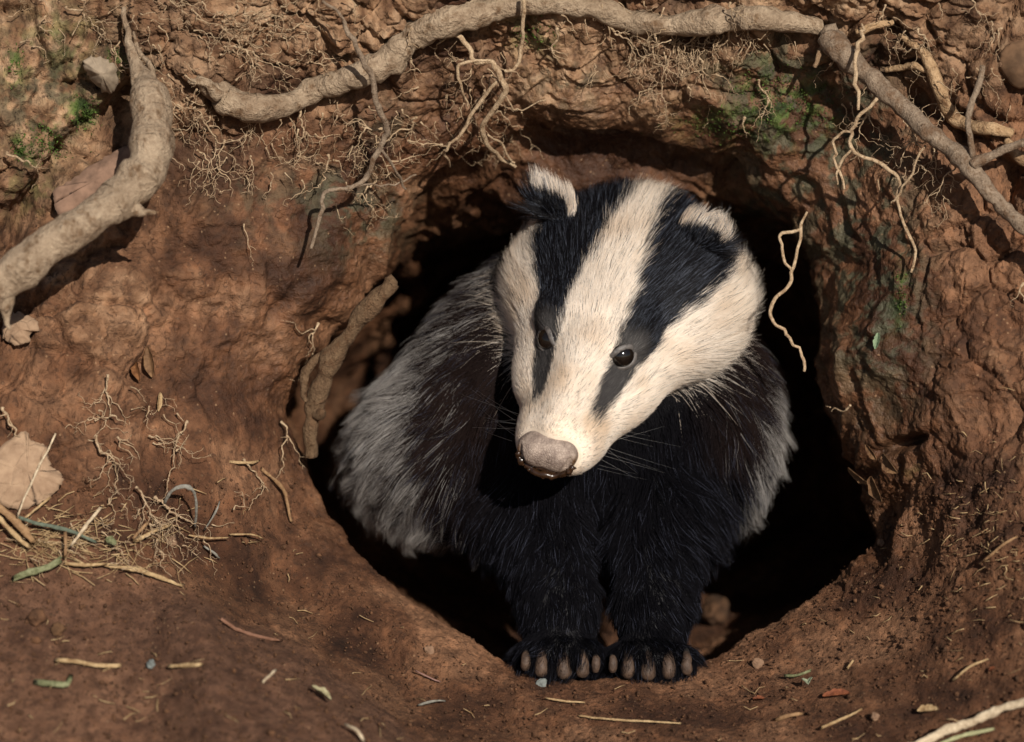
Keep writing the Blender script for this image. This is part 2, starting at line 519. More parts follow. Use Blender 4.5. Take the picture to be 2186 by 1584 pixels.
# the sheet goes on past the frame: up and over the bank, down across the flat ground, to the horizon
Wb = to_world(BV2)
edge = Wb[-1]
rings = []
upx = np.clip(np.sin(th), -1, 1)
for d_ in (.06, .15, .3, .6, 1.2, 3, 10, 60, 600):
    r_ = np.empty_like(edge)
    r_[:, 0] = edge[:, 0] + np.cos(th) * d_ * 1.2
    r_[:, 1] = edge[:, 1] + upx * np.where(upx > 0, .55, 1.0) * d_ + np.where(upx > 0, 1, 0) * max(0, d_ - .6) * .45 * upx
    flat = -.12 + .06 * np.sin(th * 3 + d_)
    rise = edge[:, 2] + np.clip(upx, 0, 1) * .75 * min(d_, .6) + .03 * np.sin(th * 7 + d_ * 9) * min(d_, 1)
    t_ = smooth(0, .5, np.full(NT_, d_))
    r_[:, 2] = np.where(upx > -.12, rise, edge[:, 2] * (1 - t_) + flat * t_)
    mixv = smooth(-.35, .05, upx)
    r_[:, 2] = rise * mixv + (edge[:, 2] * (1 - t_) + np.minimum(flat, edge[:, 2]) * t_) * (1 - mixv)
    rings.append(r_)
Wall = np.concatenate([Wb.reshape(-1, 3), np.concatenate(rings)])
NRT = NR + len(rings)
ii = np.arange(NRT - 1)[:, None] * NT_ + np.arange(NT_)[None]
jj = np.arange(NRT - 1)[:, None] * NT_ + (np.arange(NT_)[None] + 1) % NT_
quads = np.stack([ii, jj, jj + NT_, ii + NT_], -1).reshape(-1, 4)
endc = Wb[0].mean(0) + (-BACK) * .03
Wall = np.concatenate([Wall, endc[None]])
tri_end = np.stack([np.full(NT_, len(Wall) - 1), (np.arange(NT_) + 1) % NT_, np.arange(NT_)], -1)
quads = np.concatenate([quads, np.c_[tri_end, tri_end[:, 2]][:0]])
pad = lambda a, v: np.concatenate([a, np.full(len(Wall) - len(a), v)])
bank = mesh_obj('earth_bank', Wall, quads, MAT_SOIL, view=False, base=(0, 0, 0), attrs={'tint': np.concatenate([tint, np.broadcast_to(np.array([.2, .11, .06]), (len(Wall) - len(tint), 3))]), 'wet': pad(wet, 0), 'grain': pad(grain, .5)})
bank['kind'] = 'structure'
cap = mesh_obj('tunnel_end', np.concatenate([Wb[0], endc[None]]), np.stack([np.full(NT_, NT_), np.arange(NT_), (np.arange(NT_) + 1) % NT_], -1), MAT_SOIL, view=False, parent=bank, attrs={'tint': np.tile([.1, .05, .03], (NT_ + 1, 1))})

# how far back the visible earth lies, for setting roots and litter on it
CELL = 6.0
zx0, zy0, znx, zny = -250, -250, int(2690 / CELL), int(2090 / CELL)
ZB = np.full((zny, znx), 99.0)
vx, vy = px_of(BV2.reshape(-1, 3))
ci, cj = ((vx - zx0) / CELL).astype(int), ((vy - zy0) / CELL).astype(int)
ok = (ci >= 0) & (ci < znx) & (cj >= 0) & (cj < zny)
np.minimum.at(ZB, (cj[ok], ci[ok]), -BV2.reshape(-1, 3)[ok, 2])
for _ in range(6):
    bad = ZB > 90
    if not bad.any(): break
    nb = np.minimum.reduce([np.roll(ZB, 1, 0), np.roll(ZB, -1, 0), np.roll(ZB, 1, 1), np.roll(ZB, -1, 1)])
    ZB[bad] = nb[bad]


def earth(px, py):
    i = np.clip(((np.asarray(px) - zx0) / CELL).astype(int), 0, znx - 1)
    j = np.clip(((np.asarray(py) - zy0) / CELL).astype(int), 0, zny - 1)
    return ZB[j, i]

# ---------------------------------------------------------------- the badger
# Head frame (cm): x to the viewer's right, y towards the nose, z out of the crown; origin in the braincase.
def head_axes(yaw, pit, roll):
    cy, sy, cp, sp, cr, sr = math.cos(yaw), math.sin(yaw), math.cos(pit), math.sin(pit), math.cos(roll), math.sin(roll)
    M = np.array([[cr, -sr, 0], [sr, cr, 0], [0, 0, 1]]) @ np.array([[1, 0, 0], [0, cp, -sp], [0, sp, cp]]) @ np.array([[cy, 0, sy], [0, 1, 0], [-sy, 0, cy]])
    return np.stack([M @ [1, 0, 0], M @ [0, 0, 1], M @ [0, 1, 0]], 1)


HM = head_axes(math.radians(-15.0), math.radians(42.0), math.radians(-4.5))
HO = np.array([6.45, 5.65, -5.2])
HS = 0.975


def h2v(p): return np.asarray(p, float) @ HM.T * HS + HO
def v2h(v): return (np.asarray(v, float) - HO) @ HM / HS


def smin(a, b, k):
    h = np.clip(.5 + .5 * (b - a) / k, 0, 1)
    return b * (1 - h) + a * h - k * h * (1 - h)


def ell(p, c, r):
    q = (p - np.asarray(c, p.dtype)) / np.asarray(r, p.dtype)
    k0 = np.sqrt((q * q).sum(-1)); q2 = q / np.asarray(r, p.dtype)
    k1 = np.sqrt((q2 * q2).sum(-1))
    return k0 * (k0 - 1) / np.maximum(k1, 1e-6)


def cone(p, a, b, ra, rb, sq=(1, 1, 1)):
    a, b = np.asarray(a, p.dtype), np.asarray(b, p.dtype)
    ba = b - a
    t = np.clip(((p - a) @ ba) / (ba @ ba), 0, 1)
    d = p - (a + t[..., None] * ba)
    d = d / np.asarray(sq, p.dtype)
    return np.sqrt((d * d).sum(-1)) - (ra + (rb - ra) * t)


EYES = [(-2.62, 9.1, 1.25), (2.35, 9.1, 1.42)]
EYE_R = .74
EARS = {-1: (-4.85, -.1, 3.0), 1: (3.75, -.45, 3.05)}


def ear_frame(q, s):
    a = q - np.array(EARS[s], q.dtype)
    g_ = .32 if s < 0 else .02
    c_, s_ = math.cos(g_), math.sin(g_)
    return np.stack([a[..., 0] * c_ - a[..., 2] * s_, a[..., 1] + .25 * a[..., 2], a[..., 0] * s_ + a[..., 2] * c_], -1)



def head_sdf(q):
    d = ell(q, (0, .5, -.6), (4.8, 5.4, 4.1))
    d = smin(d, ell(q, (0, 3.8, .6), (3.5, 4.6, 2.9)), 1.2)
    for s in (-1, 1):
        d = smin(d, ell(q, ((3.6 if s > 0 else -3.2), 1.5, -1.1), (2.6, 4.2, 2.9)), 2.2)
        d = smin(d, ell(q, (s * 2.0, 6.0, -1.8), (2.3, 5.0, 2.0)), 1.8)
        d = smin(d, ell(q, (s * .95, 12.5, -2.0), (1.25, 2.2, 1.25)), .9)       # whisker pads
    d = smin(d, cone(q, (0, 6.4, -.55), (0, 13.0, -1.5), 2.9, 1.52, (1, 1, .98)), 1.6)
    d = smin(d, cone(q, (0, 3.5, -3.3), (0, 12.2, -2.6), 2.8, 1.25), 1.4)
    d = smin(d, cone(q, (1.3, 6.0, -2.3), (.85, 11.8, -2.4), 2.1, 1.3), 1.0)
    d = smin(d, cone(q, (-1.3, 6.0, -2.3), (-.85, 11.8, -2.4), 2.1, 1.3), 1.0)
    d = smin(d, cone(q, (0, 8.5, 1.05), (0, 13.8, -.35), 1.25, .75), .8)        # bridge of the nose
    for s in (-1, 1):
        d = smin(d, ell(q, (s * 2.0, 7.0, 1.45), (1.05, 1.5, .7)), .8)          # brow
        e = ear_frame(q, s)
        d = smin(d, ell(e, (0, 0, .1), (1.4, .5, .78)), .7)                  # ear: a thick rounded flap, hollow in front
    return d


PAWS = [((1195, 1385, 1.5), (1130, 1075, 6.0), -1), ((1388, 1392, 1.5), (1410, 1085, 6.0), 1)]


def body_sdf(v):
    d = cone(v, h2v((0, -1.5, -2.6)), at(1230, 800, 10.5), 4.8, 6.8)             # neck
    d = smin(d, ell(v, at(1130, 720, 10.5), (3.0, 3.6, 4.0)), 2.0)
    d = smin(d, ell(v, at(1215, 895, 11.0), (9.4, 7.2, 7.0)), 3.0)                # chest and shoulders
    d = smin(d, ell(v, at(1000, 965, 12.5), (6.3, 4.7, 8.0)), 3.0)                 # near flank
    d = smin(d, ell(v, at(1200, 860, 27), (8.4, 7.0, 13.0)), 4.0)                 # back
    d = smin(d, ell(v, at(1490, 905, 9.5), (3.8, 5.8, 4.6)), 2.5)
    for (p, sh, s) in PAWS:
        a, b_ = at(*sh), at(*p)
        mid = at(p[0] + s * 8, 1280, 3.0)
        d = smin(d, cone(v, a, mid, 3.0, 1.9), 1.4)
        d = smin(d, cone(v, mid, b_, 1.9, 1.35), .8)
        d = smin(d, ell(v, at(p[0], p[1] + 10, .6), (2.25, 1.05, 2.1)), .7)
    return d


def badger_sdf(v):
    return smin(body_sdf(v), head_sdf(v2h(v).astype(v.dtype)) * HS, 1.1)


def surface_nets(f, lo, hi, step):
    n = np.ceil((np.array(hi) - lo) / step).astype(int) + 1
    ax = [lo[k] + step * np.arange(n[k]) for k in range(3)]
    F = np.empty(n, np.float32)
    for i in range(0, n[0], 12):
        X = np.stack(np.meshgrid(ax[0][i:i + 12], ax[1], ax[2], indexing='ij'), -1).astype(np.float32)
        F[i:i + 12] = f(X)
    S = F < 0
    cnt = np.zeros(n - 1, np.int8)
    for dx in (0, 1):
        for dy in (0, 1):
            for dz in (0, 1):
                cnt += S[dx:n[0] - 1 + dx, dy:n[1] - 1 + dy, dz:n[2] - 1 + dz]
    act = (cnt > 0) & (cnt < 8)
    idx = np.full(n - 1, -1, np.int64)
    cells = np.argwhere(act)
    idx[act] = np.arange(len(cells))
    V = np.zeros((len(cells), 3)); C = np.zeros(len(cells))
    for a_ in range(3):
        o = [k for k in range(3) if k != a_]
        for p in (0, 1):
            for r in (0, 1):
                c0 = cells.copy(); c0[:, o[0]] += p; c0[:, o[1]] += r
                c1 = c0.copy(); c1[:, a_] += 1
                f0, f1 = F[tuple(c0.T)], F[tuple(c1.T)]
                m = (f0 < 0) != (f1 < 0)
                t = np.where(m, f0 / np.where(m, f0 - f1, 1), 0)
                pt = c0.astype(float); pt[:, a_] += t
                V[m] += pt[m]; C[m] += 1
    V = V / C[:, None] * step + lo
    Q = []
    for a_ in range(3):
        o1, o2 = (a_ + 1) % 3, (a_ + 2) % 3
        sl0 = [slice(None)] * 3; sl1 = [slice(None)] * 3
        sl0[a_] = slice(0, n[a_] - 1); sl1[a_] = slice(1, n[a_])
        m = S[tuple(sl0)] != S[tuple(sl1)]
        e = np.argwhere(m)
        e = e[(e[:, o1] > 0) & (e[:, o2] > 0) & (e[:, o1] < n[o1] - 1) & (e[:, o2] < n[o2] - 1)]
        ins = S[tuple(e.T)]
        def cell(d1, d2):
            c = e.copy(); c[:, o1] += d1; c[:, o2] += d2
            return idx[tuple(c.T)]
        q = np.stack([cell(-1, -1), cell(0, -1), cell(0, 0), cell(-1, 0)], 1)
        q[~ins] = q[~ins][:, ::-1]
        Q.append(q)
    return V, np.concatenate(Q)


def sdf_normals(f, V, e=.05):
    N = np.empty_like(V)
    for k in range(3):
        d = np.zeros(3); d[k] = e
        N[:, k] = f(V + d) - f(V - d)
    return N / (np.linalg.norm(N, axis=1, keepdims=True) + 1e-9)


def coat(V):
    """Colour of the coat: weights of white face, black, grey flank at a spot on the skin, with hair length, lift and lie."""
    q = v2h(V)
    x, y, z = np.abs(q[:, 0]), q[:, 1], q[:, 2]
    phi = np.degrees(np.arctan2(x, z + 1.2 - .06 * (y - 8)))
    head = 1 - smooth(-.2, 1.2, head_sdf(q))
    head = head * smooth(-7.5, -5.0, y + .35 * z)
    p_in = np.interp(y, [-6, 0, 4, 8, 10.5, 12.2, 13.0], [7, 9.5, 14.5, 26, 36, 52, 66])
    p_out = np.interp(y, [-6, -1, 2, 5, 8, 10.5, 12.0, 12.8], [56, 62, 58, 54, 60, 73, 80, 82])
    p_low = np.interp(y, [-6, -1, 3, 8, 11, 12.5, 13.5], [112, 118, 122, 128, 150, 190, 200])
    w = 4.0 + 6.0 * smooth(10.0, 12.2, y)
    phi = phi + 3.0 * perlin(q * .9, 301) + 2.0 * perlin(q * 2.6, 302)
    dark = smooth(-w, w, phi - p_in) * smooth(-w, w, p_out - phi) * smooth(13.1, 11.7, y)
    thr = smooth(-6, 6, phi - p_low)
    return q, x, y, z, phi, head, dark, thr


vlo = at(640, 1470, 48); vlo = np.array([-13.5, -17.4, -42.0]); vhi = np.array([18.0, 13.0, 6.5])
BVv, BQ = surface_nets(badger_sdf, vlo, vhi, .26)
for _ in range(2):
    nn = sdf_normals(badger_sdf, BVv)
    BVv = BVv - nn * np.clip(badger_sdf(BVv), -.2, .2)[:, None]
BNv = sdf_normals(badger_sdf, BVv)
print('badger verts', len(BVv))

BASE = at(1290, 1440, 1.0)
badger = empty('badger', BASE)
tag(badger, 'black and white striped badger peering out of its burrow', 'badger')


def body_colour(V):
    q, x, y, z, phi, head, dark, thr = coat(V)
    white = np.array([.66, .54, .42]); black = np.array([.012, .011, .012]); grey = np.array([.30, .27, .24])
    c = np.tile(black, (len(V), 1))
    px, py = px_of(V)
    hw = (head * (1 - dark) * (1 - thr))[:, None]
    c = c * (1 - hw) + white * hw
    de = np.minimum(*[np.linalg.norm(q - (np.array(e) + [.25 * np.sign(e[0]), .1, .25]), axis=1) for e in EYES])
    ke = smooth(1.35, .9, de)[:, None]
    return c * (1 - ke) + np.array([.085, .075, .07]) * ke


m_skin, nt_, b_ = new_mat('badger_skin')
t_ = NT(nt_)
ac = t_.n('Attribute', attribute_name='tint').outputs['Color']
t_.l(ac, b_.inputs['Base Color']); b_.inputs['Roughness'].default_value = .7
co_ = t_.n('TexCoord').outputs['Object']
t_.bump(t_.noise(co_, 700, 2), .3, .001, b_)

skin = mesh_obj('body', BVv, BQ, m_skin, badger, attrs={'tint': body_colour(BVv)})

# eyes, lids, nose
m_eye, nt_, b_ = new_mat('badger_eye')
b_.inputs['Base Color'].default_value = (.006, .004, .003, 1); b_.inputs['Roughness'].default_value = .04; b_.inputs['Specular IOR Level'].default_value = .6
m_lid, nt_, b_ = new_mat('eyelid_skin'); t_ = NT(nt_)
co_ = t_.n('TexCoord').outputs['Object']
nz_ = t_.noise(co_, 500, 4, .6)
t_.l(t_.ramp(nz_, [(.35, (.045, .039, .036)), (.65, (.12, .104, .095))]), b_.inputs['Base Color']); b_.inputs['Roughness'].default_value = .55
t_.bump(nz_, .5, .001, b_)


def sphere_grid(nu, nv):
    a = np.linspace(0, math.pi, nv); b = np.linspace(0, 2 * math.pi, nu, endpoint=False)
    V = np.stack([np.outer(np.sin(a), np.cos(b)), np.outer(np.sin(a), np.sin(b)), np.outer(np.cos(a), np.ones(nu))], -1).reshape(-1, 3)
    i = np.arange(nv - 1)[:, None] * nu + np.arange(nu)[None]; j = np.arange(nv - 1)[:, None] * nu + (np.arange(nu)[None] + 1) % nu
    return V, np.stack([i, i + nu, j + nu, j], -1).reshape(-1, 4)


SV, SQ = sphere_grid(32, 20)
for s, e in zip((-1, 1), EYES):
    e = np.array(e, float)
    for _ in range(12):                                                  # drop the spot onto the face
        nrm = sdf_normals(head_sdf, e[None], .5)[0]
        e = e - nrm * head_sdf(e[None])[0]
    ctr = e - nrm * .32
    eye = mesh_obj('eye', h2v(SV * EYE_R + ctr), SQ, m_eye, badger)
    along = np.array([-s * .62, .74, -.25]); along -= nrm * (along @ nrm); along /= np.linalg.norm(along)   # towards the inner corner
    across = np.cross(nrm, along)
    if across[2] - across[1] * .3 < 0: across = -across
    NA, NB = 44, 10
    L = []
    for i in range(NA):
        a = 2 * math.pi * i / NA
        ca, sa = math.cos(a), math.sin(a)
        w0, t0 = .66 * ca + .16 * max(0, ca) ** 4, (.47 if sa > 0 else .50) * sa * (1 - .2 * max(0, ca))
        r0 = math.hypot(w0, t0)
        h0 = math.sqrt(max(0, EYE_R ** 2 - r0 ** 2)) - .32
        for j in range(NB):
            b = 2 * math.pi * j / NB
            rr = .06 + .015 * max(0, sa) + .01 * max(0, -sa)
            off = rr * 1.9 * (math.cos(b) + .85)
            L.append(e + along * (w0 + off * ca) + across * (t0 + off * sa) + nrm * (max(h0, -.02) - .02 + rr * math.sin(b) - .05 * (math.cos(b) + 1)))
    i = np.arange(NA)[:, None] * NB + np.arange(NB)[None]
    jn = np.arange(NA)[:, None] * NB + (np.arange(NB)[None] + 1) % NB
    k2 = ((np.arange(NA)[:, None] + 1) % NA) * NB + np.arange(NB)[None]; k3 = ((np.arange(NA)[:, None] + 1) % NA) * NB + (np.arange(NB)[None] + 1) % NB
    mesh_obj('eyelid', h2v(np.array(L)), np.stack([i, k2, k3, jn], -1).reshape(-1, 4), m_lid, eye)

NOSE_C = np.array([-.12, 14.6, -1.4])


def nose_sdf(p):
    q = p - NOSE_C.astype(p.dtype)
    d = ell(q, (0, -.1, .12), (1.64, 1.02, 1.0))
    d = smin(d, ell(q, (-.62, .25, .05), (.92, .72, .84)), .3)
    d = smin(d, ell(q, (.62, .25, .05), (.92, .72, .84)), .3)
    for s in (-1, 1):
        d = -smin(-d, cone(q, (s * 1.42, .55, .35), (s * 1.25, .95, -.45), .20, .31), .10)
        d = -smin(-d, cone(q, (s * 1.25, .95, -.45), (s * .75, 1.0, -.72), .31, .18), .10)
    d = -smin(-d, cone(q, (0, .98, -.35), (0, .8, -1.1), .06, .08), .1)
    return d


NV, NQ = surface_nets(nose_sdf, NOSE_C - [1.9, 1.4, 1.3], NOSE_C + [1.9, 1.3, 1.3], .07)
m_nose, nt_, b_ = new_mat('nose_skin'); t_ = NT(nt_)
co_ = t_.n('TexCoord').outputs['Object']
vor = t_.n('TexVoronoi', feature='DISTANCE_TO_EDGE'); vor.inputs['Scale'].default_value = 720; t_.l(co_, vor.inputs['Vector'])
ed_ = t_.math('MINIMUM', t_.math('MULTIPLY', vor.outputs['Distance'], 6.0), 1.0)
nb_ = t_.noise(co_, 160, 4, .6)
c_ = t_.ramp(nb_, [(.35, (.17, .122, .098)), (.62, (.37, .285, .23))])
c_ = t_.mix(t_.math('MULTIPLY', t_.math('SUBTRACT', 1.0, ed_), .15), c_, (.08, .06, .05))
am_ = t_.n('Attribute', attribute_name='mud').outputs['Fac']
c_ = t_.mix(am_, c_, (.075, .036, .014))
t_.l(c_, b_.inputs['Base Color'])
t_.l(t_.math('SUBTRACT', .62, t_.math('MULTIPLY', am_, .38)), b_.inputs['Roughness'])
t_.bump(t_.math('ADD', ed_, t_.math('MULTIPLY', nb_, 1.2)), .45, .001, b_)
qn = NV - NOSE_C
mudw = np.clip(smooth(-.34, -.6, qn[:, 2] + .12 * perlin(NV * 3, 5)) + smooth(1.3, 1.55, np.abs(qn[:, 0])) * smooth(.5, .2, qn[:, 2]), 0, 1)
nose = mesh_obj('nose', h2v(NV), NQ, m_nose, badger, attrs={'mud': mudw})
nose['label'] = 'pale muddy nose pad'
# wet mud along the lower rim of the nose
m_mud = m_plain('wet_mud', (.028, .013, .006), .22, .4, 260, .6)


# ------------------------------------------------------------ tubes (roots, stalks, whiskers, claws)
def catmull(P, n):
    P = np.asarray(P, float)
    Q = np.concatenate([2 * P[:1] - P[1:2], P, 2 * P[-1:] - P[-2:-1]])
    seg = np.linspace(0, len(P) - 1, n); i = np.minimum(seg.astype(int), len(P) - 2); t = (seg - i)[:, None]
    a, b, c, d = Q[i], Q[i + 1], Q[i + 2], Q[i + 3]
    return .5 * (2 * b + (c - a) * t + (2 * a - 5 * b + 4 * c - d) * t * t + (3 * b - a - 3 * c + d) * t ** 3)


def tube(P, R, sides=8, flat=None, rough=0.0, seed=0, caps=True):
    """Ring-swept tube through points P (cm) with radii R; returns verts, quads."""
    P = np.asarray(P, float); R = np.asarray(R, float)
    T = np.gradient(P, axis=0); T /= np.linalg.norm(T, axis=1, keepdims=True) + 1e-9
    ref = np.array([0, 0, 1.0])
    if abs(T[0] @ ref) > .9: ref = np.array([0, 1.0, 0])
    N = np.empty_like(P); n0 = ref - T[0] * (T[0] @ ref); N[0] = n0 / np.linalg.norm(n0)
    for k in range(1, len(P)):
        v = N[k - 1] - T[k] * (N[k - 1] @ T[k]); N[k] = v / (np.linalg.norm(v) + 1e-9)
    B = np.cross(T, N)
    a = np.linspace(0, 2 * math.pi, sides, endpoint=False)
    V = P[:, None] + R[:, None, None] * (np.cos(a)[None, :, None] * N[:, None] + np.sin(a)[None, :, None] * B[:, None])
    if rough:
        D = (V - P[:, None])
        nz = fbm(V.reshape(-1, 3) / (R.mean() * 2.2) + seed, 3, seed).reshape(len(P), sides)
        V = P[:, None] + D * (1 + rough * nz[..., None])
    m, s = len(P), sides
    V = V.reshape(-1, 3)
    i = np.arange(m - 1)[:, None] * s + np.arange(s)[None]; j = np.arange(m - 1)[:, None] * s + (np.arange(s)[None] + 1) % s
    F = np.stack([i, j, j + s, i + s], -1).reshape(-1, 4)
    if caps:
        V = np.concatenate([V, P[:1] - T[:1] * R[0] * .4, P[-1:] + T[-1:] * R[-1] * .4])
        k = np.arange(s); k1 = (k + 1) % s
        c0 = np.stack([np.full(s, m * s), k1, k, k], -1); c1 = np.stack([np.full(s, m * s + 1), (m - 1) * s + k, (m - 1) * s + k1, (m - 1) * s + k1], -1)
        F = [list(f) for f in F] + [list(f[:3]) for f in c0] + [list(f[:3]) for f in c1]
    return V, F


def merge(parts):
    V, F, o = [], [], 0
    for v, f in parts:
        V.append(v); F += [[int(x) + o for x in q] for q in f]; o += len(v)
    return np.concatenate(V), F


mp = []
rim_pts = [NOSE_C + np.array([1.50 * math.cos(a), .55 + .35 * (1 - abs(math.cos(a))), -.15 + .72 * math.sin(a)]) for a in np.linspace(math.pi * .93, math.pi * 2.07, 26)]
rp = np.array(rim_pts) + RNG.normal(0, .035, (26, 3))
mp.append(tube(h2v(rp), (.10 + .12 * RNG.random(26)) * np.r_[.3, np.ones(24), .3], 9, rough=.9, seed=3))
for k in range(34):
    a = random.uniform(math.pi * 1.05, math.pi * 1.95)
    c = NOSE_C + np.array([1.45 * math.cos(a), .6 + .35 * (1 - abs(math.cos(a))), -.2 + .78 * math.sin(a)])
    mp.append((h2v(SV * random.uniform(.05, .13) + c), SQ.tolist()))
mesh_obj('mud_rim', *merge(mp), m_mud, nose)
for k, pts in enumerate([[(-.1, 14.6, -2.1), (-.05, 14.6, -2.55), (.25, 14.5, -2.7), (.5, 14.5, -2.35)], [(.45, 14.6, -2.1), (.7, 14.65, -2.35), (.85, 14.6, -2.5)]]):
    P = catmull(h2v(pts), 10)
    mesh_obj('grass_shred', *tube(P, np.full(10, .035 if k == 0 else .07), 5), m_plain('grass_shred_%d' % k, (.35, .20, .08) if k == 0 else (.5, .26, .12)), nose)

# claws: five on each forefoot
m_claw, nt_, b_ = new_mat('muddy_claw'); t_ = NT(nt_)
nz_ = t_.noise(t_.n('TexCoord').outputs['Object'], 260, 4, .65)
t_.l(t_.mix(1.0, t_.n('Attribute', attribute_name='tint').outputs['Color'], t_.ramp(nz_, [(.3, (.5, .45, .42)), (.7, (1.35, 1.3, 1.25))]), 'MULTIPLY'), b_.inputs['Base Color'])
b_.inputs['Roughness'].default_value = .7
t_.bump(nz_, .5, .002, b_)
m_pawskin = m_plain('paw_skin', (.03, .022, .018), .7, .3, 150)
CLAWS = [[(1122, 1428, .7), (1156, 1440, 1.05), (1203, 1444, 1.1), (1243, 1441, .98), (1272, 1432, .62)], [(1308, 1432, .6), (1341, 1443, .98), (1383, 1447, 1.12), (1427, 1444, 1.05), (1466, 1436, .85)]]
for row in CLAWS:
    for k, (x, y, sc) in enumerate(row):
        jx = random.uniform(-4, 4)
        P = catmull([at(x - jx, y - 66 * sc, .6), at(x - jx * .5, y - 50 * sc, -.9), at(x, y - 24, -1.6), at(x, y + 2, -1.5)], 12)
        R = np.interp(np.linspace(0, 1, 12), [0, .25, .6, .88, 1], [.05, .18, .33, .41, .27]) * sc
        v, f = tube(P, R, 9, rough=.2, seed=k + int(x))
        g_ = np.r_[np.repeat(np.linspace(0, 1, 12), 9), 0, 1]
        g_ = smooth(.30, .62, g_ + .1 * perlin(v * 2.0, k))[:, None]
        mesh_obj('claw', v, f, m_claw, badger, attrs={'tint': np.array([.012, .009, .008]) * (1 - g_) + np.array([.058, .034, .021]) * g_})

# ------------------------------------------------------------ fur
m_fur, nt_, b_ = new_mat('fur'); nt_.nodes.remove(b_); t_ = NT(nt_)
hb = t_.n('BsdfHairPrincipled'); hb.parametrization = 'COLOR'
t_.l(t_.n('Attribute', attribute_name='tint').outputs['Color'], hb.inputs['Color'])
hb.inputs['Roughness'].default_value = .38; hb.inputs['Radial Roughness'].default_value = .5
hb.inputs['Random Roughness'].default_value = .3
dif = t_.n('BsdfDiffuse')
t_.l(t_.n('Attribute', attribute_name='tint').outputs['Color'], dif.inputs['Color'])
mx = t_.n('MixShader'); t_.l(t_.n('Attribute', attribute_name='matt').outputs['Fac'], mx.inputs[0])
t_.l(hb.outputs[0], mx.inputs[1]); t_.l(dif.outputs[0], mx.inputs[2])
t_.l(mx.outputs[0], nt_.nodes['Material Output'].inputs['Surface'])


def fur_object(name, pts, rad, col, mat, parent, matt=None):
    """pts (n,k,3) cm in the measuring frame, rad (n,k), col (n,k,3)."""
    n, k = rad.shape
    hc = bpy.data.hair_curves.new(name)
    hc.add_curves([k] * n)
    W = to_world(pts.reshape(-1, 3)) - ORIG[parent.name]
    hc.attributes['position'].data.foreach_set('vector', W.ravel().astype(np.float32))
    ra = hc.attributes.get('radius') or hc.attributes.new('radius', 'FLOAT', 'POINT')
    ra.data.foreach_set('value', (rad.ravel() * .01).astype(np.float32))
    ca = hc.attributes.new('tint', 'FLOAT_COLOR', 'POINT')
    ca.data.foreach_set('color', np.c_[col.reshape(-1, 3), np.ones(n * k)].ravel().astype(np.float32))
    hc.attributes.new('matt', 'FLOAT', 'CURVE').data.foreach_set('value', (np.zeros(n) if matt is None else matt).astype(np.float32))
    hc.materials.append(mat)
    return link(name, hc, parent)


tri = np.concatenate([BQ[:, [0, 1, 2]], BQ[:, [0, 2, 3]]])
ta, tb, tc = BVv[tri[:, 0]], BVv[tri[:, 1]], BVv[tri[:, 2]]
area = .5 * np.linalg.norm(np.cross(tb - ta, tc - ta), axis=1)
cen = (ta + tb + tc) / 3
cn = BNv[tri].mean(1)
qc = v2h(cen)
hd = 1 - smooth(.0, 1.2, head_sdf(qc))
face = hd * smooth(4, 7, qc[:, 1])
dens = (165 + 190 * hd + 560 * face) * np.where(cen[:, 2] < -30, .0, 1) * np.where(cen[:, 2] < -22, .5, 1)
facing = cn[:, 2]
dens = dens * np.where(facing < -.45, .15, 1)
NH = int((dens * area).sum())
print('hairs', NH)
pick = RNG.choice(len(tri), NH, p=dens * area / (dens * area).sum())
r1, r2 = np.sqrt(RNG.random(NH)), RNG.random(NH)
root = ta[pick] * (1 - r1)[:, None] + tb[pick] * (r1 * (1 - r2))[:, None] + tc[pick] * (r1 * r2)[:, None]
w3 = np.stack([1 - r1, r1 * (1 - r2), r1 * r2], -1)
nrm = (BNv[tri[pick]] * w3[:, :, None]).sum(1)
nrm /= np.linalg.norm(nrm, axis=1, keepdims=True) + 1e-9
q, X, Y, Z, PHI, HEAD, DARK, THR = coat(root)
sgn = np.sign(q[:, 0])
hn = nrm @ HM
px_, py_ = px_of(root)
rnd = RNG.random(NH)

# lie of the coat
lie_h = np.stack([sgn * np.interp(X, [0, 2, 5], [.0, .22, .55]) * smooth(9, 3, Y), -np.ones(NH), np.where(PHI > 80, -.25, .05)], -1)
EF = np.where((q[:, 0] > 0)[:, None], ear_frame(q, 1), ear_frame(q, -1))
er = np.sqrt((EF[:, 0] / 1.4) ** 2 + ((EF[:, 2] - .1) / .78) ** 2)
isear = HEAD * smooth(-.35, .1, EF[:, 2] + .25 * np.abs(EF[:, 0])) * smooth(1.35, 1.1, er) * smooth(1.0, .7, np.abs(EF[:, 1]))
lie_h = lie_h * (1 - isear[:, None]) + np.stack([sgn * .35, -.4 * np.ones(NH), 1.0 * np.ones(NH)], -1) * isear[:, None]
lie_v = lie_h @ HM.T
hcx, hcy = 1310.0, 640.0
out2 = np.stack([(px_ - hcx), -(py_ - hcy)], -1); out2 /= np.linalg.norm(out2, axis=1, keepdims=True) + 1e-6
leg = smooth(1090, 1200, py_)
lie_b = np.stack([out2[:, 0] * .75, out2[:, 1] * .35 - .65, -.35 * np.ones(NH)], -1)
lie_b = lie_b * (1 - leg[:, None]) + np.stack([.25 * np.sign(px_ - 1290), -np.ones(NH), (-.05 + .5 * smooth(1340, 1390, py_))], -1) * leg[:, None]
swirl = np.stack([perlin(root * .28 + 3, 91), perlin(root * .28 + 8, 92), perlin(root * .28, 93)], -1)
lie = lie_v * HEAD[:, None] + lie_b * (1 - HEAD)[:, None]
lie += swirl * (.16 * HEAD + .75 * (1 - HEAD))[:, None]
lie -= nrm * (lie * nrm).sum(1, keepdims=True)
lie /= np.linalg.norm(lie, axis=1, keepdims=True) + 1e-6

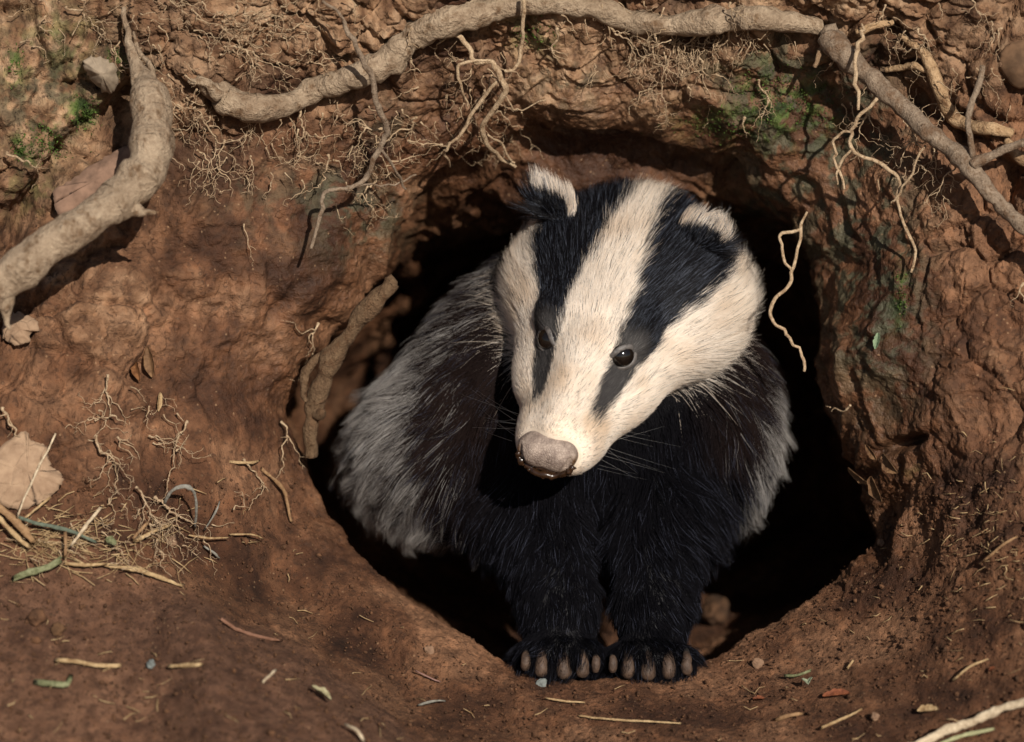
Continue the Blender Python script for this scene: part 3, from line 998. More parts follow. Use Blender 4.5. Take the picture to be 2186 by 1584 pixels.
# length (cm) and lift
len_h = np.interp(Y, [-6, -2, 2, 5, 8, 11, 14], [2.5, 2.1, 1.4, .85, .46, .34, .26])
cheek = smooth(60, 85, PHI) * smooth(7.5, 3.0, Y)
len_h = len_h * (1 - cheek) + (2.3 + 1.0 * smooth(3, -1, Y)) * cheek
len_h = np.where(isear > .3, .45 + .75 * smooth(.7, .95, er), len_h)
len_b = 2.1 - 1.0 * leg
paw = smooth(1350, 1395, py_)
len_b = len_b * (1 - paw) + 1.25 * paw
LEN = (len_h * HEAD + len_b * (1 - HEAD)) * (.65 + .5 * RNG.random(NH))
lift_h = np.interp(Y, [-4, 0, 4, 8, 12], [.52, .42, .25, .15, .13]) + (.25 + .3 * smooth(3, -1, Y)) * cheek + .5 * isear
LIFT = (lift_h * HEAD + (.55 - .25 * leg) * (1 - HEAD))
de = np.minimum(*[np.linalg.norm((q - (np.array(e) + [.25 * np.sign(e[0]), .1, .25])) * [1.1, 1, 1], axis=1) for e in EYES])
dn = nose_sdf(q)
keep = (de > .80) & (dn > .12)
LEN = np.where(de < 1.5, LEN * np.interp(de, [.8, 1.6], [.3, 1.0]), LEN)
LEN = np.where(dn < .8, LEN * np.interp(dn, [.1, 1.3], [.3, 1.0]), LEN)

# colour
cream = np.array([.82, .66, .51]); cream2 = np.array([.92, .82, .71]); blk = np.array([.0055, .0052, .0066]); brn = np.array([.022, .012, .0085]); gry = np.array([.34, .31, .285]); greyskin = np.array([.05, .045, .043])


def poly_dist(px, py, pts):
    """signed px distance to a closed outline (positive inside)"""
    pts = np.array(pts, float); n = len(pts)
    d = np.full(px.shape, 1e9); ins = np.zeros(px.shape, bool)
    for i in range(n):
        a, b = pts[i], pts[(i + 1) % n]
        ab = b - a
        t = np.clip(((px - a[0]) * ab[0] + (py - a[1]) * ab[1]) / (ab @ ab), 0, 1)
        d = np.minimum(d, np.hypot(px - a[0] - t * ab[0], py - a[1] - t * ab[1]))
        c = ((a[1] > py) != (b[1] > py)) & (px < (b[0] - a[0]) * (py - a[1]) / (b[1] - a[1] + 1e-9) + a[0])
        ins ^= c
    return np.where(ins, d, -d)


nzc = perlin(root * .9, 95) * 26 + perlin(root * 2.5, 96) * 14
GL = smooth(-22, 26, poly_dist(px_, py_, [(1110, 500), (1000, 500), (700, 560), (500, 900), (500, 1200), (860, 1250), (990, 1160), (945, 1080), (915, 960), (920, 850), (960, 760), (1060, 700), (1120, 640)]) + nzc)
GR = smooth(-18, 20, poly_dist(px_, py_, [(1590, 560), (1604, 760), (1600, 900), (1590, 1010), (1560, 1090), (1900, 1100), (1900, 500)]) + nzc)
GREY = np.maximum.reduce([.7 * perlin(root * 1.4, 401).clip(0, 1) * np.maximum(smooth(1060, 960, px_), smooth(1500, 1580, px_)) * (1 - leg), GL * (.42 + .58 * smooth(640, 860, py_ + .5 * (1000 - px_))), GR]) * (1 - HEAD)
jit = RNG.normal(0, 1, NH)
fw = HEAD * (1 - THR)
wface = fw * np.clip(1 - DARK + .0 * jit, 0, 1)
eartip = isear * smooth(.75, .85, er + .04 * jit) * smooth(.0, .3, EF[:, 2] + .1 * EF[:, 0])
dk = np.where(RNG.random(NH) < DARK, 1.0, 0.0)          # each hair is one colour or the other
iswhite = (RNG.random(NH) < fw * (1 - dk)) & ((isear < .25) | (eartip > .5)) | (eartip > .5)
isgrey = (~iswhite) & (RNG.random(NH) < GREY * np.clip(.72 + 1.3 * perlin(root * np.array([1.0, 1.9, 1.0]) + 4, 98), .08, 1))
near_eye = np.maximum(smooth(1.9, 1.1, de), .75 * smooth(8.2, 9.4, Y)) * (dk > .5)
brownness = np.clip(smooth(-260, -10, poly_dist(px_, py_, [(700, 600), (1000, 640), (1010, 840), (900, 900), (880, 1000), (600, 1000)])) + smooth(1430, 1560, px_) * smooth(1000, 880, py_), 0, 1) * (1 - HEAD) * (1 - leg)
t6 = np.linspace(0, 1, 6)
c0 = blk * (1 - .5 * brownness[:, None]) + brn * (.5 * brownness[:, None])
c0 = np.where((near_eye > 0)[:, None], c0 * (1 - near_eye[:, None]) + greyskin * near_eye[:, None], c0)
ww = cream * (1 - rnd[:, None]) + cream2 * rnd[:, None]
tan = np.array([.62, .43, .27])
fr = np.clip(.75 * perlin(root * .5, 97) + .35 * perlin(root * 1.7, 99) + .06 + .2 * smooth(10, 13.5, Y), 0, .75)[:, None]
ww = ww * (1 - fr) + tan * fr
base_c = np.where(iswhite[:, None], ww, c0)
colr = np.repeat(base_c[:, None], 6, 1)
gt = gry * (.75 + .4 * rnd[:, None])
band = np.interp(t6, [0, .35, .5, 1], [.25, .12, .8, 1.0])
gcol = brn[None, None] * .9 * (1 - band)[None, :, None] + gt[:, None] * band[None, :, None]
colr = np.where(isgrey[:, None, None], gcol, colr)
sil = (~iswhite) & (~isgrey) & (HEAD < .5) & (RNG.random(NH) < .08)
colr[sil, 4:] = np.array([.05, .053, .075])
sheen_ = (dk > .5) & (HEAD > .5) & (RNG.random(NH) < .16) & (near_eye < .3)  # sheen of the dark stripes, painted as bluish grey hairs
colr[sheen_] = np.array([.075, .085, .11])
gs_ = (near_eye > .3) & (RNG.random(NH) < .45)
colr[gs_] *= (.3 + 2.4 * RNG.random(gs_.sum()) ** 2)[:, None, None]

# grow the hairs
kink = RNG.normal(0, 1, (NH, 3)); kink -= nrm * (kink * nrm).sum(1, keepdims=True) * .5
wild = (.10 + .10 * (1 - HEAD))
d0 = lie + nrm * LIFT[:, None] + kink * wild[:, None]
d0 /= np.linalg.norm(d0, axis=1, keepdims=True)
bend = lie * .7 + np.array([0, -.30, 0]) * (1 - HEAD)[:, None] - nrm * (LIFT * .45)[:, None] + kink * (wild * .8)[:, None]
PT = root[:, None] + LEN[:, None, None] * (t6[None, :, None] * d0[:, None] + (t6 ** 2)[None, :, None] * .5 * bend[:, None])
PT[:, 0] -= nrm * .06
PT += ((t6 ** 1.3)[None, :, None] * (LEN * (1 - HEAD) * .32)[:, None, None] * np.stack([perlin(root * 1.1, 191), perlin(root * 1.1, 192), perlin(root * 1.1, 193)], -1)[:, None])
# tufts: hairs lean to a neighbour that leads them
lead = RNG.choice(NH, NH // 60, replace=False)
kd = kdtree.KDTree(len(lead))
for i_, l_ in enumerate(lead): kd.insert(root[l_], i_)
kd.balance()
near = np.array([lead[kd.find(p)[1]] for p in root])
cl_ = (.4 * HEAD * smooth(8, 1, Y) + .78 * (1 - HEAD))
tgt = PT[near] - PT[near][:, :1] + root[:, None] * .35 + root[near][:, None] * .65
wv_ = (t6 ** 1.6)[None, :, None] * (cl_ * (.5 + .7 * RNG.random(NH)))[:, None, None]
same = (iswhite == iswhite[near])[:, None, None]
PT = np.where(same, PT * (1 - wv_) + tgt * wv_, PT)
thick = .0058 * HEAD * smooth(3, 8, Y) + .0078 * HEAD * (1 - smooth(3, 8, Y)) + .0085 * (1 - HEAD)
RAD = thick[:, None] * np.interp(t6, [0, .6, 1], [1, .85, .15])[None] * (.8 + .5 * RNG.random(NH))[:, None]
MATT = np.where(iswhite, .45, np.where(isgrey, .5, .985 - .32 * HEAD))
hm = keep & (HEAD >= .5)
bm_ = keep & (HEAD < .5)
fur_object('head_fur', PT[hm], RAD[hm], colr[hm], m_fur, badger, MATT[hm])
fur_object('coat_fur', PT[bm_], RAD[bm_], colr[bm_], m_fur, badger, MATT[bm_])

# whiskers
wh, wr = [], []
for k in range(24):
    s = -1 if k % 2 else 1
    a = random.uniform(-1, 1)
    st = np.array([s * random.uniform(1.9, 2.5), random.uniform(11.2, 13.6), random.uniform(-2.9, -1.6)])
    dr = np.array([s * random.uniform(.8, 1.2), random.uniform(-.7, .3), random.uniform(-.6, .1)]); dr /= np.linalg.norm(dr)
    Lw = random.uniform(1.8, 4.4)
    cv = np.array([0, -.35, -.25]) * random.uniform(.2, 1)
    wh.append(h2v(st[None] + t6[:, None] * dr * Lw + (t6 ** 2)[:, None] * cv * Lw * .5)); wr.append(.0055 * (1 - .75 * t6))
fur_object('whiskers', np.array(wh), np.array(wr), np.tile([.75, .7, .62], (24, 6, 1)), m_fur, badger)

# ---------------------------------------------------------------- roots
def surf(px, py, off):
    """spots on the earth seen at (px,py), lifted off cm towards the open"""
    return at(px, py, earth(np.asarray(px, float), np.asarray(py, float)) - off)


def smooth1(a, k):
    a = np.asarray(a, float)
    if len(a) < 3: return a
    p = np.r_[np.full(k, a[0]), a, np.full(k, a[-1])]
    return np.convolve(p, np.ones(2 * k + 1) / (2 * k + 1), 'valid')


def root_mesh(pts, sides=10, rough=.16, seed=0, step=5.0, lumps=.0):
    """pts: (px, py, radius px, cm off the earth, or ('z', dz))"""
    P2 = np.array([[p[0], p[1]] for p in pts], float)
    L = np.hypot(*np.diff(P2, axis=0).T).sum()
    n = max(len(pts) * 2, int(L / step))
    C = catmull(P2, n)
    jr = np.random.default_rng(seed + 99)
    kn = np.arange(0, n + 3, 3)
    rr_ = np.mean([p[2] for p in pts])
    C = C + np.stack([np.interp(np.arange(n), kn, jr.normal(0, 1, len(kn))) for _ in (0, 1)], -1) * min(2.6, 8.0 / rr_ + .9)
    tt_ = np.linspace(0, len(pts) - 1, n)
    rad = np.interp(tt_, range(len(pts)), [p[2] * (.66 if p[2] < 13 else .96) for p in pts]) * K
    zz = [p[3][1] if isinstance(p[3], tuple) else None for p in pts]
    e = smooth1(earth(C[:, 0], C[:, 1]), 4)
    offs = np.interp(tt_, range(len(pts)), [0 if isinstance(p[3], tuple) else p[3] for p in pts])
    dzs = e - offs
    if all(z is not None for z in zz):
        dzs = np.interp(tt_, range(len(pts)), zz)
    else:
        dzs = smooth1(dzs, 5)
    V = at(C[:, 0], C[:, 1], dzs)
    if lumps:
        rad = rad * (1 + lumps * np.interp(np.arange(n), np.arange(0, n + 5, 5), np.random.default_rng(seed).normal(0, 1, len(np.arange(0, n + 5, 5)))))
    return tube(V, rad, sides, rough=rough, seed=seed + 1)


def wander(rs, x, y, a, L, r, off0, lev, out, curl=.55, drop=.12, nbr=3):
    """a fine root: a wandering thread with side threads; appends tubes to out"""
    n = max(4, int(L / 7))
    pts = [(x, y)]
    rad = [r]
    da = rs.normal(0, .1)
    brs = []
    r = r * .58
    for k in range(n):
        da = da * .35 + rs.normal(0, curl * .3)
        a = a + da
        a += drop * math.sin(math.pi / 2 - a) * .6
        st = L / n * rs.uniform(.5, 1.5)
        ak = a + rs.normal(0, .42)
        x, y = x + math.cos(ak) * st, y + math.sin(ak) * st
        pts.append((x, y)); rad.append(r * (1 - .78 * (k + 1) / n) * rs.uniform(.8, 1.2))
        if lev > 0 and rs.random() < nbr / n and k > 0:
            brs.append((x, y, a + rs.choice([-1, 1]) * rs.uniform(.5, 1.2), L * rs.uniform(.25, .6), rad[-1] * 1.3))
        elif lev >= 0 and rs.random() < .22 and k > 0:
            brs.append((x, y, a + rs.choice([-1, 1]) * rs.uniform(.7, 1.4), rs.uniform(7, 18), rad[-1] * 1.1))
    pts = np.array(pts)
    m = len(pts)
    off = off0 + smooth1(np.cumsum(rs.normal(0, .12, m)), 2)
    off = np.clip(off, .12, 2.2)
    dz = smooth1(earth(pts[:, 0], pts[:, 1]), 3) - off
    C = catmull(at(pts[:, 0], pts[:, 1], dz), m * 2)
    R = np.interp(np.linspace(0, 1, m * 2), np.linspace(0, 1, m), rad) * K
    out.append(tube(C, np.maximum(R, .011), 5 if r < 4 else 7, rough=.15 if r > 2.2 else 0, seed=int(rs.integers(1000))))
    for b in brs:
        wander(rs, *b[:4], b[4], float(off.mean()), max(0, lev - 1) if b[3] > 19 else -1, out, curl, drop, 2)


def fine_root(name, seed, x, y, a, L, r, off, lev, parent=None, label=None, mat=None, curl=.55, drop=.12, nbr=4, group=None):
    rs = np.random.default_rng(seed)
    out = []
    wander(rs, x, y, math.radians(a), L, r, off, lev, out, curl, drop, nbr)
    o = mesh_obj(name, *merge(out), mat or MAT_FINE, parent)
    if label: tag(o, label, 'root', group)
    return o


def root_thing(name, label, paths, mat, group=None, sides=10, rough=.16, seed=1, lumps=.06, twigs=()):
    """first path is the root itself, the others are its branches (parts); twigs are fine side roots (parts)"""
    main = mesh_obj(name, *root_mesh(paths[0], sides, rough, seed, lumps=lumps), mat)
    tag(main, label, 'root', group)
    for k, p in enumerate(paths[1:]):
        mesh_obj('branch', *root_mesh(p, max(6, sides - 2), rough, seed + 7 * k + 3, lumps=lumps), mat, main)
    for k, tw in enumerate(twigs):
        fine_root('rootlet', seed * 31 + k, *tw, parent=main)
    return main


Zt = lambda z: ('z', z)
GH = 'fine roots hanging from the bank'
# thick bent root in the left foreground
root_thing('tree_root', 'thick pale root bending in an elbow across the left foreground',
           [[(300, 150, 18, Zt(-5.0)), (316, 200, 40, Zt(-6.0)), (325, 260, 43, Zt(-6.8)), (325, 320, 46, Zt(-7.4)), (300, 375, 47, Zt(-8.0)), (255, 425, 45, Zt(-8.6)), (190, 470, 41, Zt(-9.2)), (110, 520, 39, Zt(-9.8)), (30, 585, 40, Zt(-10.4)), (-70, 665, 42, Zt(-10.4)), (-150, 725, 40, Zt(-8.5)), (-215, 775, 36, Zt(-4.0))],
            [(264, 18, 8, Zt(-4.0)), (272, 70, 10, Zt(-4.3)), (284, 120, 14, Zt(-4.8)), (300, 175, 20, Zt(-5.6)), (310, 200, 24, Zt(-6.2))],
            [(345, 205, 8, Zt(-5.6)), (322, 150, 9, Zt(-4.8)), (296, 108, 7, Zt(-4.2)), (286, 70, 4, Zt(-3.8))],
            [(262, 440, 24, Zt(-8.6)), (292, 447, 15, Zt(-8.7)), (312, 452, 10, Zt(-8.8)), (330, 455, 6, Zt(-8.9))],
            [(10, 610, 22, Zt(-10.4)), (14, 655, 15, Zt(-10.4)), (12, 680, 9, Zt(-10.4)), (20, 705, 5, Zt(-10.5))]],
           MAT_ROOT, sides=28, rough=.24, seed=5, lumps=.06)
# the long root over the burrow
root_thing('tree_root', 'long pale root arching along the top above the burrow mouth',
           [[(420, 165, 12, .1), (470, 205, 28, .3), (540, 230, 32, .6), (620, 218, 28, .9), (700, 180, 24, 1.2), (770, 158, 27, 1.3), (830, 130, 33, 1.2), (865, 92, 30, .8), (930, 55, 33, .5), (1010, 28, 32, .4), (1090, 10, 30, .5), (1180, 8, 27, .5), (1270, 20, 26, .5), (1350, 42, 25, .5), (1430, 52, 27, .4), (1520, 45, 32, .4), (1600, 38, 29, .4), (1690, 46, 24, .5), (1752, 62, 17, .4)],
            [(470, 205, 14, 1.0), (440, 180, 12, .8), (400, 172, 8, .4)]],
           MAT_ROOT, sides=26, rough=.34, seed=9, lumps=.08,
           twigs=[(520, 245, 70, 60, 3, .5, 1), (560, 245, 80, 80, 3, .5, 1), (620, 240, 60, 90, 3, .5, 1), (1270, 30, 60, 150, 5, .8, 2), (1300, 40, 50, 170, 5, .8, 2), (1400, 70, 95, 90, 4, .7, 2), (1480, 70, 80, 110, 4, .6, 2), (1560, 60, 110, 90, 4, .6, 2), (1640, 60, 95, 80, 3, .6, 1), (870, 110, 60, 70, 3, .6, 1), (950, 75, 70, 60, 4, .5, 1)])
# diagonal root on the right
root_thing('tree_root', 'grey brown root slanting down the right side to the edge',
           [[(1768, 62, 20, .8), (1778, 88, 27, 1.4), (1805, 122, 26, 1.8), (1850, 158, 22, 2.2), (1890, 195, 21, 2.6), (1945, 248, 19, 2.8), (2000, 296, 20, 2.8), (2055, 338, 23, 2.6), (2085, 378, 18, 2.6), (2125, 425, 16, 2.6), (2170, 470, 16, 2.6), (2240, 530, 16, 2.4), (2320, 590, 15, 1.2), (2400, 650, 14, -1.0)],
            [(2075, 352, 14, Zt(-4.6)), (2120, 330, 12, Zt(-4.8)), (2186, 303, 12, Zt(-5.2)), (2250, 285, 12, Zt(-5.2)), (2330, 262, 11, Zt(-3.5)), (2400, 245, 10, Zt(.5))],
            [(2080, 335, 9, Zt(-4.6)), (2068, 280, 10, Zt(-4.7)), (2070, 235, 11, Zt(-4.6)), (2088, 185, 10, Zt(-4.4)), (2098, 140, 8, Zt(-4.2))],
            [(1745, 120, 4, Zt(-.6)), (1760, 105, 9, Zt(-1.2)), (1785, 95, 12, Zt(-1.6))]],
           MAT_ROOT_GREY, sides=20, rough=.24, seed=13, lumps=.07,
           twigs=[(1870, 205, 120, 110, 6, 1.6, 1), (1960, 270, 110, 120, 4, 1.2, 2), (1980, 300, 130, 100, 3, 1.2, 1), (2040, 350, 140, 130, 3, 1.2, 1), (1990, 310, 85, 110, 3, 1.0, 2)])
# ochre lateral root behind it
root_thing('tree_root', 'rough ochre root winding behind the slanting root at upper right',
           [[(1830, 70, 12, .3), (1880, 52, 12, .5), (1905, 46, 10, .3)], [(1920, 78, 8, .3), (1960, 100, 11, .6), (1985, 140, 14, .7), (2005, 190, 17, .7), (2025, 235, 17, .7), (2060, 265, 15, .7), (2110, 275, 16, .7), (2160, 285, 14, .5)], [(1890, 150, 8, .4), (1940, 142, 11, .7), (1980, 150, 12, .7)], [(2150, 300, 12, .6), (2170, 330, 14, .7), (2200, 345, 14, .6)]],
           m_root('root_bark_ochre', (.30, .18, .09), (.52, .35, .20), 1.6), sides=10, rough=.3, seed=17, lumps=.12)
# grey hanging root
root_thing('hanging_root', 'grey root hanging down the bank left of the burrow mouth',
           [[(690, 2, 4, 1.4), (725, 30, 5, 1.8), (745, 75, 8, 2.4), (772, 122, 9, 3.0), (797, 180, 10, 3.6), (806, 230, 10, 3.6), (826, 272, 10, 3.6), (818, 305, 10, 3.6), (798, 342, 9, 3.6), (782, 380, 8, 3.6), (755, 398, 7, 3.6), (700, 410, 7, 3.6), (688, 425, 7, 3.6), (684, 465, 7, 3.6), (663, 530, 5, 3.6)],
            [(812, 312, 5, 3.8), (830, 345, 5, 3.9), (850, 375, 5, 4.0), (866, 403, 4, 4.0)],
            [(740, 402, 3, 3.7), (800, 395, 3, 3.8), (850, 392, 3, 3.9), (890, 370, 3, 3.9)]],
           MAT_ROOT_GREY, sides=9, rough=.2, seed=21, lumps=.05,
           twigs=[(700, 330, 60, 110, 4, 3.0, 1), (745, 408, 50, 90, 3, 3.2, 2), (815, 275, 170, 130, 4, 3.0, 2), (835, 345, 20, 60, 3, 3.4, 1), (810, 320, 80, 90, 3, 3.4, 2), (790, 400, 330, 70, 3, 3.2, 1)])
# the forked cluster above the left ear
root_thing('hanging_root', 'forked pale root dangling above the badger left ear tip',
           [[(950, 72, 8, .6), (985, 80, 9, 1.2), (1003, 108, 9, 1.8), (1012, 130, 8, 2.4), (1048, 132, 8, 3.0), (1066, 158, 10, 3.4), (1078, 185, 10, 3.6), (1068, 215, 8, 3.8), (1036, 255, 8, 4.0), (1028, 278, 9, 4.0), (1042, 310, 8, 4.2), (1065, 335, 7, 4.2), (1102, 357, 5, 4.2)],
            [(1070, 168, 6, 3.4), (1030, 210, 7, 3.6), (992, 270, 6, 3.8), (958, 315, 5, 4.0), (948, 325, 5, 4.0), (955, 340, 4, 4.0), (962, 356, 3, 4.0)],
            [(1045, 132, 4, 3.0), (985, 135, 6, 2.8), (980, 165, 5, 2.8), (990, 200, 4, 2.8), (1000, 225, 3, 2.8)],
            [(1080, 155, 6, 3.2), (1108, 135, 6, 2.8), (1112, 100, 7, 2.4), (1117, 50, 7, 2.2), (1118, -10, 7, 1.8)],
            [(1075, 190, 3, 3.5), (1090, 225, 3, 3.6), (1120, 235, 2.5, 3.6), (1170, 215, 2.5, 3.4)],
            [(1040, 285, 4, 4.2), (1070, 305, 4, 4.2), (1085, 340, 3.5, 4.2), (1100, 350, 3.5, 4.2)]],
           MAT_FINE, sides=8, rough=.2, seed=25, lumps=.06,
           twigs=[(1010, 140, 110, 90, 3, 2.4, 2), (1060, 220, 120, 100, 3, 3.2, 2), (995, 125, 200, 60, 3, 1.6, 2), (1035, 250, 100, 80, 3, 3.4, 1), (1050, 160, 120, 110, 3, 3.0, 2)])
# loop root in front of the dark mouth on the right
root_thing('hanging_root', 'thin root with a loop hanging before the dark right side of the mouth',
           [[(1722, 455, 4, Zt(1.6)), (1710, 485, 6, Zt(1.4)), (1703, 530, 5, Zt(1.2)), (1690, 575, 6, Zt(1.0)), (1685, 602, 6, Zt(1.0)), (1655, 640, 6, Zt(.8)), (1648, 680, 6, Zt(.8)), (1675, 706, 6, Zt(.8)), (1692, 735, 6, Zt(.8)), (1712, 760, 6, Zt(.8)), (1718, 792, 5, Zt(.8))],
            [(1707, 490, 5, Zt(1.4)), (1672, 500, 6, Zt(1.2)), (1664, 520, 5, Zt(1.1)), (1675, 555, 5, Zt(1.0)), (1688, 580, 5, Zt(1.0))]],
           MAT_FINE, sides=8, rough=.15, seed=29, lumps=.1)
# long branching root below the slanting root
root_thing('hanging_root', 'forked thread of root hanging below the slanting root on the right',
           [[(1872, 212, 6, Zt(-2.6)), (1830, 255, 6, Zt(-2.2)), (1818, 285, 7, Zt(-1.8)), (1820, 318, 6, Zt(-1.6)), (1860, 342, 6, Zt(-1.6)), (1915, 372, 6, Zt(-1.8)), (1918, 410, 5, Zt(-1.6)), (1916, 440, 5, Zt(-1.4)), (1935, 490, 5, Zt(-1.4)), (1955, 540, 5, Zt(-1.2)), (1945, 580, 4, Zt(-1.2))],
            [(1815, 280, 5, Zt(-1.9)), (1785, 295, 5, Zt(-1.6)), (1780, 335, 5, Zt(-1.4)), (1792, 365, 5, Zt(-1.3)), (1798, 400, 4, Zt(-1.2))],
            [(1820, 318, 4, Zt(-1.6)), (1798, 345, 5, Zt(-1.4)), (1785, 370, 4, Zt(-1.3)), (1790, 395, 3, Zt(-1.2))],
            [(1972, 310, 4, Zt(-3)), (1945, 370, 4, Zt(-2.4)), (1918, 415, 4, Zt(-1.8)), (1900, 435, 3, Zt(-1.5))]],
           MAT_FINE, sides=7, rough=.18, seed=33, lumps=.08)
# knobbly root inside the mouth on the left
root_thing('root_stub', 'knobbly cut root standing inside the left of the burrow mouth',
           [[(842, 602, 17, Zt(2.2)), (822, 620, 20, Zt(2.2)), (785, 662, 21, Zt(2.6)), (745, 712, 22, Zt(3.0)), (712, 760, 22, Zt(3.4)), (690, 810, 21, Zt(3.8)), (672, 860, 22, Zt(4.2)), (664, 910, 20, Zt(4.6)), (664, 975, 14, Zt(5.0))],
            [(700, 745, 12, Zt(3.6)), (655, 790, 13, Zt(3.8)), (648, 830, 11, Zt(3.8)), (656, 855, 8, Zt(3.8))],
            [(690, 880, 12, Zt(3.4)), (682, 884, 16, Zt(4.0)), (668, 880, 14, Zt(4.6))], [(716, 760, 12, Zt(2.8)), (704, 770, 16, Zt(3.4)), (690, 772, 14, Zt(4.0))]],
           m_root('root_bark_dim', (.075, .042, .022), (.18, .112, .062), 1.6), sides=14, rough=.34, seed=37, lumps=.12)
# more hanging threads
root_thing('hanging_root', 'straight pale root tip pointing down beside the slanting root top',
           [[(1842, 52, 4, Zt(-2)), (1838, 80, 7, Zt(-2.6)), (1828, 120, 7, Zt(-3.0)), (1830, 175, 7, Zt(-3.2)), (1832, 232, 5, Zt(-3.2))]], MAT_FINE, sides=8, seed=41)
root_thing('hanging_root', 'short stout root nub poking out left of the slanting root', [[(1770, 92, 9, Zt(-.6)), (1750, 115, 9, Zt(-1.2)), (1738, 142, 7, Zt(-1.6))]], MAT_ROOT_BROWN, sides=8, seed=43)
FR = [  # x, y, angle, length, radius, off, levels, label
    (1190, 60, 100, 100, 5, 1.0, 1, 'bent root thread left of the loose pebbled patch above the burrow'),
    (640, 235, 95, 140, 4, .8, 2, 'curly root thread hanging under the arched root at left'),
    (430, 250, 80, 160, 4, .8, 2, 'tangled root thread beside the thick elbow root'),
    (480, 300, 95, 130, 3, .6, 2, 'short knotted root thread right of the thick elbow root'),
    (15, 325, 60, 130, 5, 1.0, 2, 'feathery root thread at the left edge above the thick root'),
    (420, 320, 80, 120, 3, .6, 1, 'thin drooping root thread below the root tangle at left'),
    (1420, 120, 100, 120, 4, .8, 2, 'branching root thread on the earth above the burrow roof'),
    (1500, 130, 70, 90, 4, .6, 2, 'small branched root thread near the middle of the roof'),
    (1390, 190, 150, 70, 3, .6, 2, 'twisted little root thread just above the dark roof gap'),
    (1620, 170, 100, 70, 4, .5, 1, 'lone root thread on the mossy patch'),
    (1590, 250, 90, 55, 4, .5, 0, 'straight root thread under the mossy patch'),
    (1890, 10, 110, 110, 3, .6, 1, 'thin root thread at the top edge right of the slanting root'),
    (2075, 0, 100, 90, 3, .6, 1, 'faint root thread hanging from the upper right corner'),
    (2186, 605, 140, 60, 4, .8, 1, 'kinked white root tip at the right edge'),
    (1815, 865, 140, 130, 4, .6, 0, 'slack root thread crossing the right lip of the burrow'),
    (890, 250, 150, 140, 4, 1.2, 2, 'root thread spreading left of the forked root'),
    (870, 300, 30, 150, 3, 1.0, 2, 'root thread running under the forked root'),
    (230, 800, 75, 150, 4, .8, 2, 'upright branched root thread above the pale mud flake'),
    (400, 900, 170, 190, 4, .8, 2, 'long crinkled root thread reaching right of the mud flake'),
    (205, 930, 70, 160, 5, .9, 2, 'woody root thread curving down past the mud flake'),
    (5, 870, 70, 130, 5, 1.0, 1, 'pale root thread at the left edge over the mud flake'),
    (330, 1060, 20, 140, 5, .9, 3, 'bushy curled root thread beside the bent grey grass blade'),
    (290, 1040, 60, 120, 4, .9, 3, 'wiry root clump left of the bent grey grass blade'),
    (520, 980, 70, 150, 4, .5, 1, 'blurred root thread inside the left slope of the burrow'),
    (600, 900, 50, 140, 4, .9, 1, 'small root thread at the foot of the knobbly root'),
    (680, 690, 110, 150, 4, .7, 1, 'thin root thread above the knobbly root'),
    (500, 100, 10, 160, 4, .8, 2, 'root thread above the arched root left of centre'),
    (680, 110, 20, 110, 3, .8, 1, 'loose root thread left of the grey hanging root'),
    (880, 60, 100, 70, 3, 1.6, 0, 'grey root thread before the arched root'),
    (140, 15, 5, 120, 4, .8, 1, 'flat root thread at the top left'),
    (1560, 5, 60, 80, 3, 1.6, 1, 'root thread crossing in front of the long root near the top'),
    (1960, 60, 30, 90, 3, .8, 2, 'root thread across the ochre root'),
    (1640, 210, 110, 60, 3, .4, 1, 'tiny root thread on the green moss'),
    (2140, 60, 120, 90, 3, .6, 1, 'hair root on the big clod at upper right'),
]
for k, (x, y, a, L_, r, off, lev, lab) in enumerate(FR):
    fine_root('root_thread', 500 + k * 3, x, y, a, L_, r, off, lev, label=lab, group=GH)
# mats of hair roots nobody could count
rs = np.random.default_rng(77)
mat_parts = []
for (x0, y0, sx_, sy_, n, a0) in [(470, 40, 130, 45, 70, 10), (520, 75, 90, 30, 40, 0), (390, 215, 35, 50, 34, 60), (430, 300, 50, 40, 22, 80), (600, 120, 90, 60, 18, 30), (1420, 90, 90, 20, 26, 70), (1560, 60, 70, 20, 20, 80), (1940, 120, 60, 60, 22, 50), (160, 1150, 110, 40, 40, 20), (340, 1110, 60, 30, 30, 30), (1290, 30, 80, 14, 14, 60), (980, 210, 60, 60, 26, 90), (1050, 200, 40, 60, 22, 100), (620, 290, 30, 50, 20, 90), (760, 380, 60, 40, 26, 70), (830, 240, 60, 50, 22, 80), (1440, 130, 80, 40, 34, 90), (1560, 100, 60, 30, 22, 100), (1830, 180, 60, 50, 16, 100), (1960, 330, 50, 40, 20, 100), (250, 880, 60, 60, 16, 30), (300, 930, 70, 30, 20, 10), (2020, 200, 60, 50, 20, 70), (700, 250, 60, 30, 16, 80), (480, 400, 60, 50, 10, 90), (290, 90, 40, 40, 14, 60), (100, 60, 80, 50, 12, 20)]:
    for _ in range(n if y0 < 100 else int(n * .6)):
        wander(rs, rs.normal(x0, sx_), rs.normal(y0, sy_), math.radians(rs.normal(a0, 45)), rs.uniform(25, 80), rs.uniform(1.4, 2.8), rs.uniform(.2, 1.0), 1 if rs.random() < .3 else 0, mat_parts, .6, .1, 2)
hm_ = mesh_obj('hair_roots', *merge(mat_parts), MAT_FINE)
tag(hm_, 'matted hair roots clinging to the bank', 'roots', kind='stuff')

# ---------------------------------------------------------------- clods, flakes, straw, leaves, husks
def frame_at(px, py):
    d = 14
    p = surf(np.array([px - d, px + d, px, px]), np.array([py, py, py - d, py + d]), 0)
    n = np.cross(p[1] - p[0], p[2] - p[3]); n /= np.linalg.norm(n)
    if n[2] < 0: n = -n
    return surf(np.array([px]), np.array([py]), 0)[0], n


